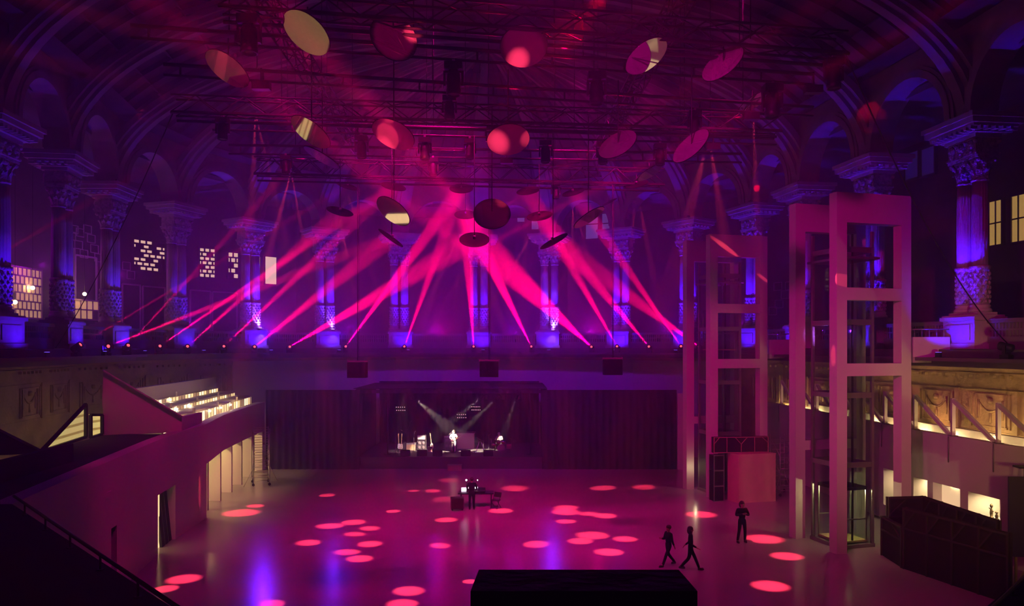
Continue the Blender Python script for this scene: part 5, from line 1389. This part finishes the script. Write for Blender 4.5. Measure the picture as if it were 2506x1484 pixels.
# ------------------------------------------------------------------ red beams from the gallery edge onto the discs
BEAMS = [(187, (850, 455), 1.5, .9), (260, (957, 582), 1.5, 1.1), (310, (713, 408), 1.5, .6), (388, (963, 456), 1.4, 2.2), (457, (832, 517), 1.4, 1.0), (546, (963, 456), 1.5, 1.2),
         (622, (957, 582), 1.4, 1.1), (708, (1161, 586), 1.7, 1.9), (845, (1129, 461), 1.7, 2.2), (989, (1129, 461), 1.5, 1.1), (1159, (1139, 525), 1.8, 1.4), (1301, (1139, 525), 2.1, 2.1),
         (1448, (1161, 586), 2.3, 1.6), (1511, (1292, 467), 1.9, 1.2), (1589, (1320, 528), 1.9, 1.0), (1668, (1403, 470), 1.9, .9), (1712, (1355, 590), 2.0, .6)]
BLAB = ['leftmost, by the first pedestals', 'second from the left', 'third from the left', 'fourth from the left', 'fifth from the left', 'sixth from the left', 'seventh from the left, by the bright pedestal lamp',
        'eighth, left of the left hanging speaker', 'ninth, above the left hanging speaker', 'between the left and middle hanging speakers', 'above and left of the middle hanging speaker', 'right of the middle hanging speaker', 'left of the right hanging speaker', 'right above the right hanging speaker', 'between the right hanging speaker and the lift tower', 'last in the open before the far lift tower', 'behind the far lift tower']
BEAM_E = 1.0e6
for (px, tg, ang_, k), lab in zip(BEAMS, BLAB):
    a, t = oncurve(px, -1.95); tgt = BP[tg]
    p = moving_head((a.x, a.y, G-.35), tgt, 'red beam lamp on the gallery edge, '+lab, True, LENSR, 'beam lamps along the gallery edge')
    spot('red_beam', p, tgt, ang_, BEAM_E*k*1.25, (1, 0.0, .12), .6, .03)
for px, aim, e_, lens, lab in ((2463, (2250, 835, 33), 9000, LENSV, 'moving head with a violet beam on the right gallery edge'),):
    a, t = oncurve(px, -1.95); p = moving_head((a.x, a.y, G-.35), at(*aim), lab, True, lens, 'beam lamps along the gallery edge'); spot('violet_beam', p, at(*aim), 10, e_, (.5, .1, 1), .8, .04)
# faint beams crossing at both sides
for p, q, ang_, e_ in (((2520, 822, 36), (2150, 640, 44), 1.6, 90000), ((2310, 806, 40), (2090, 640, 46), 1.6, 40000), ((1945, 800, 50), (1700, 640, 40), 1.6, 90000), ((-40, 645, 36), (330, 430, 34), 3.0, 60000)):
    spot('side_beam', at(*p), at(*q), ang_, e_, RED, .7, .05)
# glows on the discs that face the camera: added unseen spots near it
def glow(i, dx, dz, ang_, e_, src): spot('disc_glow', src, DISCS[i][0]+V(dx, 0, dz), ang_*1.15, e_*2.4, (1, .035, .11), 1.0, .03)
glow(3, -.1, -.32, 1.7, 90000, V(3, 1, 10.5)); glow(8, -.3, -.05, 1.7, 120000, V(-4, 1, 10.5)); glow(8, .55, .05, 1.2, 60000, V(5, 1, 10.5)); glow(7, -.35, -.3, 1.6, 80000, V(-5, 1, 10.5)); glow(2, .5, .12, 1.3, 80000, V(4, 1, 10.5)); glow(15, .35, .4, 1.0, 30000, V(4, 1, 10.5))
for i_, e_ in ((1, 17000), (2, 11000), (3, 13000), (5, 6000), (7, 13000), (8, 12000), (15, 7000)):    # added unseen spots tint single discs magenta
    p_ = DISCS[i_][0]; src_ = V(-3 if p_.x > 0 else 3, 1, 10.5); spot('disc_magenta', src_, p_, 2*math.degrees(math.atan(.55/(p_-src_).length)), e_, (1, 0, .26), .35, .03)
spot('red_top_beam', at(1500, -25, 25), at(1318, 150, 17.5), 9, 16000, (1, 0, .02), .8, .1)
# red heads washing parts of the rig
for px, py, d, tx, ty, td, e_ in ((1200, 150, 21, 1180, 60, 20, 500), (1260, 260, 25, 1255, 190, 24, 700), (1400, 215, 23, 1390, 150, 22, 450), (900, 190, 22, 905, 130, 21, 300), (1560, 60, 19, 1555, 5, 18.6, 500), (1360, 440, 33, 1360, 395, 32, 350), (1380, 130, 20, 1390, 80, 19.5, 300), (1150, 380, 29, 1150, 330, 28, 150), (1660, 260, 25, 1665, 215, 24, 200), (1540, 300, 26, 1540, 235, 25, 200)):
    spot('rig_red', at(px, py, d), at(tx, ty, td), 70, e_*.35, RED, .9, .05)
# unlit heads hanging in the rig
def under(row, px):
    A, B = ROWS[row]; lo, hi = 0., 1.
    for _ in range(40):
        m_ = (lo+hi)/2; c = A.lerp(B, m_)
        if 1253+c.x*F/c.y < px: lo = m_
        else: hi = m_
    return A.lerp(B, lo)
for row, px, s, lab in ((0, 610, 1.2, 'at the left on the top truss'), (1, 1110, 1.2, 'between the two left big discs of the top row'), (1, 1460, 1.2, 'in the red glow right of the top middle disc'), (1, 1890, 1.3, 'at the right of the uppermost ladder beam'), (0, 2040, 1.1, 'at the right end of the top truss'),
                        (3, 545, 1.0, 'at the left end of the middle box truss'), (4, 885, 1.1, 'left of the second row red disc'), (4, 1040, 1.1, 'between the second row discs, just left of the middle'), (4, 1150, 1.0, 'left of the brightest red disc'), (4, 1335, 1.1, 'right of the brightest red disc'), (4, 1475, 1.1, 'left of the dark red disc'), (4, 1615, 1.1, 'right of the dark red disc'),
                        (3, 1205, 1.0, 'at the middle of the middle box truss'), (2, 1100, 1.0, 'under the second ladder beam near the middle'), (2, 1700, 1.0, 'under the second ladder beam at right'), (5, 700, 1.0, 'at the left of the lowest ladder beam'), (5, 1060, 1.0, 'under the lowest ladder beam near the middle'), (6, 1360, 1.0, 'on the lowest box truss right of the middle')):
    p = under(row, px); z = RZ-(.4 if row in (1, 2, 4, 5) else .38)
    moving_head((p.x, p.y, z), (p.x, p.y-.4, 0), 'unlit black lamp '+lab, False, None, 'unlit heads in the rig', s)
# small boxes of power and dimmers on the beams
for row, px, lab in ((1, 2010, 'right end of the uppermost ladder beam'), (2, 1838, 'right end of the second ladder beam'), (4, 1745, 'right part of the ladder beam under the middle truss'), (2, 640, 'left part of the second ladder beam'), (5, 1240, 'middle of the lowest ladder beam')):
    p = under(row, px); m = MB(); m.cbox((p.x, p.y, RZ-.45), (.5, .25, .22)); m.box((p.x-.02, p.y-.05, RZ-.34), (p.x+.02, p.y+.05, RZ+.06)); tag(m.build('dimmer_box', BLKM), 'small black box clamped at the '+lab, 'box')
# red pools on the floor, from added spots standing in for the discs' reflections
POOLS = [(800, 1213, 50), (962, 1252, 45), (808, 1288, 80), (865, 1279, 75), (905, 1294, 60), (868, 1308, 62), (905, 1332, 75), (755, 1329, 75), (850, 1352, 75), (880, 1368, 80), (625, 1239, 55), (590, 1256, 110), (450, 1418, 100), (405, 1442, 75), (665, 1478, 75),
         (1000, 1447, 95), (985, 1478, 90), (1012, 1202, 36), (1059, 1202, 52), (1100, 1176, 70), (1260, 1196, 90), (1225, 1251, 75), (1092, 1273, 68), (1077, 1336, 65), (1150, 1424, 45), (1475, 1195, 82), (1575, 1193, 78), (1385, 1243, 75), (1385, 1254, 90), (1440, 1258, 60), (1480, 1263, 72),
         (1385, 1277, 62), (1450, 1311, 100), (1420, 1325, 78), (1530, 1320, 74), (1312, 1333, 82), (1490, 1352, 88), (1715, 1260, 95), (1870, 1320, 115), (1925, 1362, 95), (1885, 1435, 112), (1085, 1223, 75)]
rnd = random.Random(11)
dl = [q for q in DISCS]
for k, (px, py, w) in enumerate(POOLS):
    t = fl(px, py); W = w*t.y/F
    if px > 1650: best = min(dl, key=lambda q: abs(q[0].x-t.x-1.5)+abs(q[0].y-t.y+2))
    else: best = sorted(dl, key=lambda q: abs((q[0]-t).xy.length-(4+2*(k % 3))))[k % 3]
    p = best[0]+V(0, 0, -.25); r = (p-t).length
    cosv = abs((p-t).normalized().z)
    fac = .35 if (px, py) in ((1100, 1176), (1085, 1223)) else (.75 if py < 1215 else 1.0)
    spot('disc_pool', p, t, max(1.0, 2*math.degrees(math.atan(W*.47*cosv**.5/r))), 100000*fac*(r/18)**2, (1, .035, .1), .7, .02, 1.0)
# single streaks on the lift towers and the right hand ribs
def streak(src, dst, ang_, e_, sx, roll):
    o = spot('tower_streak', src, dst, ang_, e_, (1, .05, .1), .4, .02)
    o.rotation_euler = ((Vector(dst)-Vector(src)).to_track_quat('-Z', 'Y').to_matrix() @ Matrix.Rotation(roll, 3, 'Z')).to_euler()
    o.scale = (sx, 1, 1)
streak((3, 27, 16.6), at(1772, 603, 47.35), 5.2, 36000, .14, math.radians(52))
streak((3, 27, 16.6), at(1866, 680, 47.9), 2.4, 30000, .2, math.radians(52))
streak((-4, 24, 15.5), at(2056, 684, 34.2), 1.6, 40000, .7, 0)
streak((-4, 24, 15.5), at(2037, 870, 34.4), 2.6, 16000, .35, 0)
streak((3, 30, 16.6), at(478, 1212, 40.6), 3.2, 26000, .2, 0)
streak(V(3, 1, 10.5), DISCS[1][0]+V(-.16, 0, .06), 3.2, 60000, .2, math.radians(8))  # added unseen spot in place of the stripe mirrored by this disc
spot('rib_red', (7, 27, 16.9), at(2128, 288, 41), 5, 9000, RED, .3, .04); spot('rib_red', (7, 27, 16.9), at(2290, 268, 39), 4, 7000, RED, .3, .04)
spot('impost_red', (-6, 33, 16.6), at(613, 560, 61), 3.2, 22000, RED, .3, .04)
for d_, x_ in ((40, -27), (48, -28.6), (55, -27.2)): lamp('gallery_fill', (x_, d_, 14), 120, (.6, 0, 1), .03)  # added violet points brighten the left gallery's rear wall

# ------------------------------------------------------------------ hanging speakers and long cables
for px, py, lab in ((875, 903, 'left one of the three black speakers hanging before the stage'), (1197, 901, 'middle one of the three black speakers hanging before the stage'), (1499, 896, 'right one of the three black speakers hanging before the stage')):
    c = at(px, py, 37.0); e = empty('hanging_speaker', c, label=lab, cat='speaker', group='speakers hanging over the floor')
    m = MB(); m.box((-.43, -.3, -.42), (.43, .3, .3)); m.build('cabinet', DISCB, e)
    m = MB(); m.box((-.39, .3, -.38), (.39, .32, .26)); m.build('grille', BLACK, e)
    m = MB(); m.beam((-.45, 0, .3), (-.45, 0, .42), .04, .05); m.beam((.45, 0, .3), (.45, 0, .42), .04, .05); m.beam((-.46, 0, .36), (.46, 0, .36), .05, .05); m.build('frame', STEEL, e)
    m = MB(); m.tube((0, 0, .36), (0, 0, RZ-c.z-.2), .02, 6); m.tube((.05, .05, .36), (.07, .05, RZ-c.z-.2), .012, 6); m.build('cable', RUBBER, e)
def sagline(name, A, B, sag, r, label):
    m = MB(); n = 24; P = []
    for k in range(n+1):
        t = k/n; p = A.lerp(B, t); p.z -= sag*4*t*(1-t); P.append(p)
    for p, q in zip(P[:-1], P[1:]): m.tube(p, q, r, 6)
    tag(m.build(name, RUBBER), label, 'cable')
A, _ = ROWS[3]
a, _ = oncurve(136, -.2)
sagline('stay_cable', V(A.x, A.y, RZ-.2), V(a.x, a.y, G+.05), .5, .02, 'black cable slanting from the rig down to the left gallery')
B = ROWS[0][1]; a, _ = oncurve(2480, -.5)
sagline('stay_cable', V(B.x, B.y, RZ), V(a.x, a.y, G+.02), 1.0, .022, 'black cable slanting from the rig down to the right gallery')

# ------------------------------------------------------------------ haze
HAZE = bpy.data.materials.new('thin stage haze'); HAZE.use_nodes = True
_nt = HAZE.node_tree; _nt.nodes.remove(_nt.nodes['Principled BSDF'])
_v = _nt.nodes.new('ShaderNodeVolumeScatter'); _v.inputs['Density'].default_value = .008; _v.inputs['Anisotropy'].default_value = .5
_nt.links.new(_v.outputs[0], _nt.nodes['Material Output'].inputs['Volume'])
m = MB(); m.box((-31.5, -8.8, -.2), (31.5, 85, 30.5)); m.build('haze', HAZE, kind='stuff')
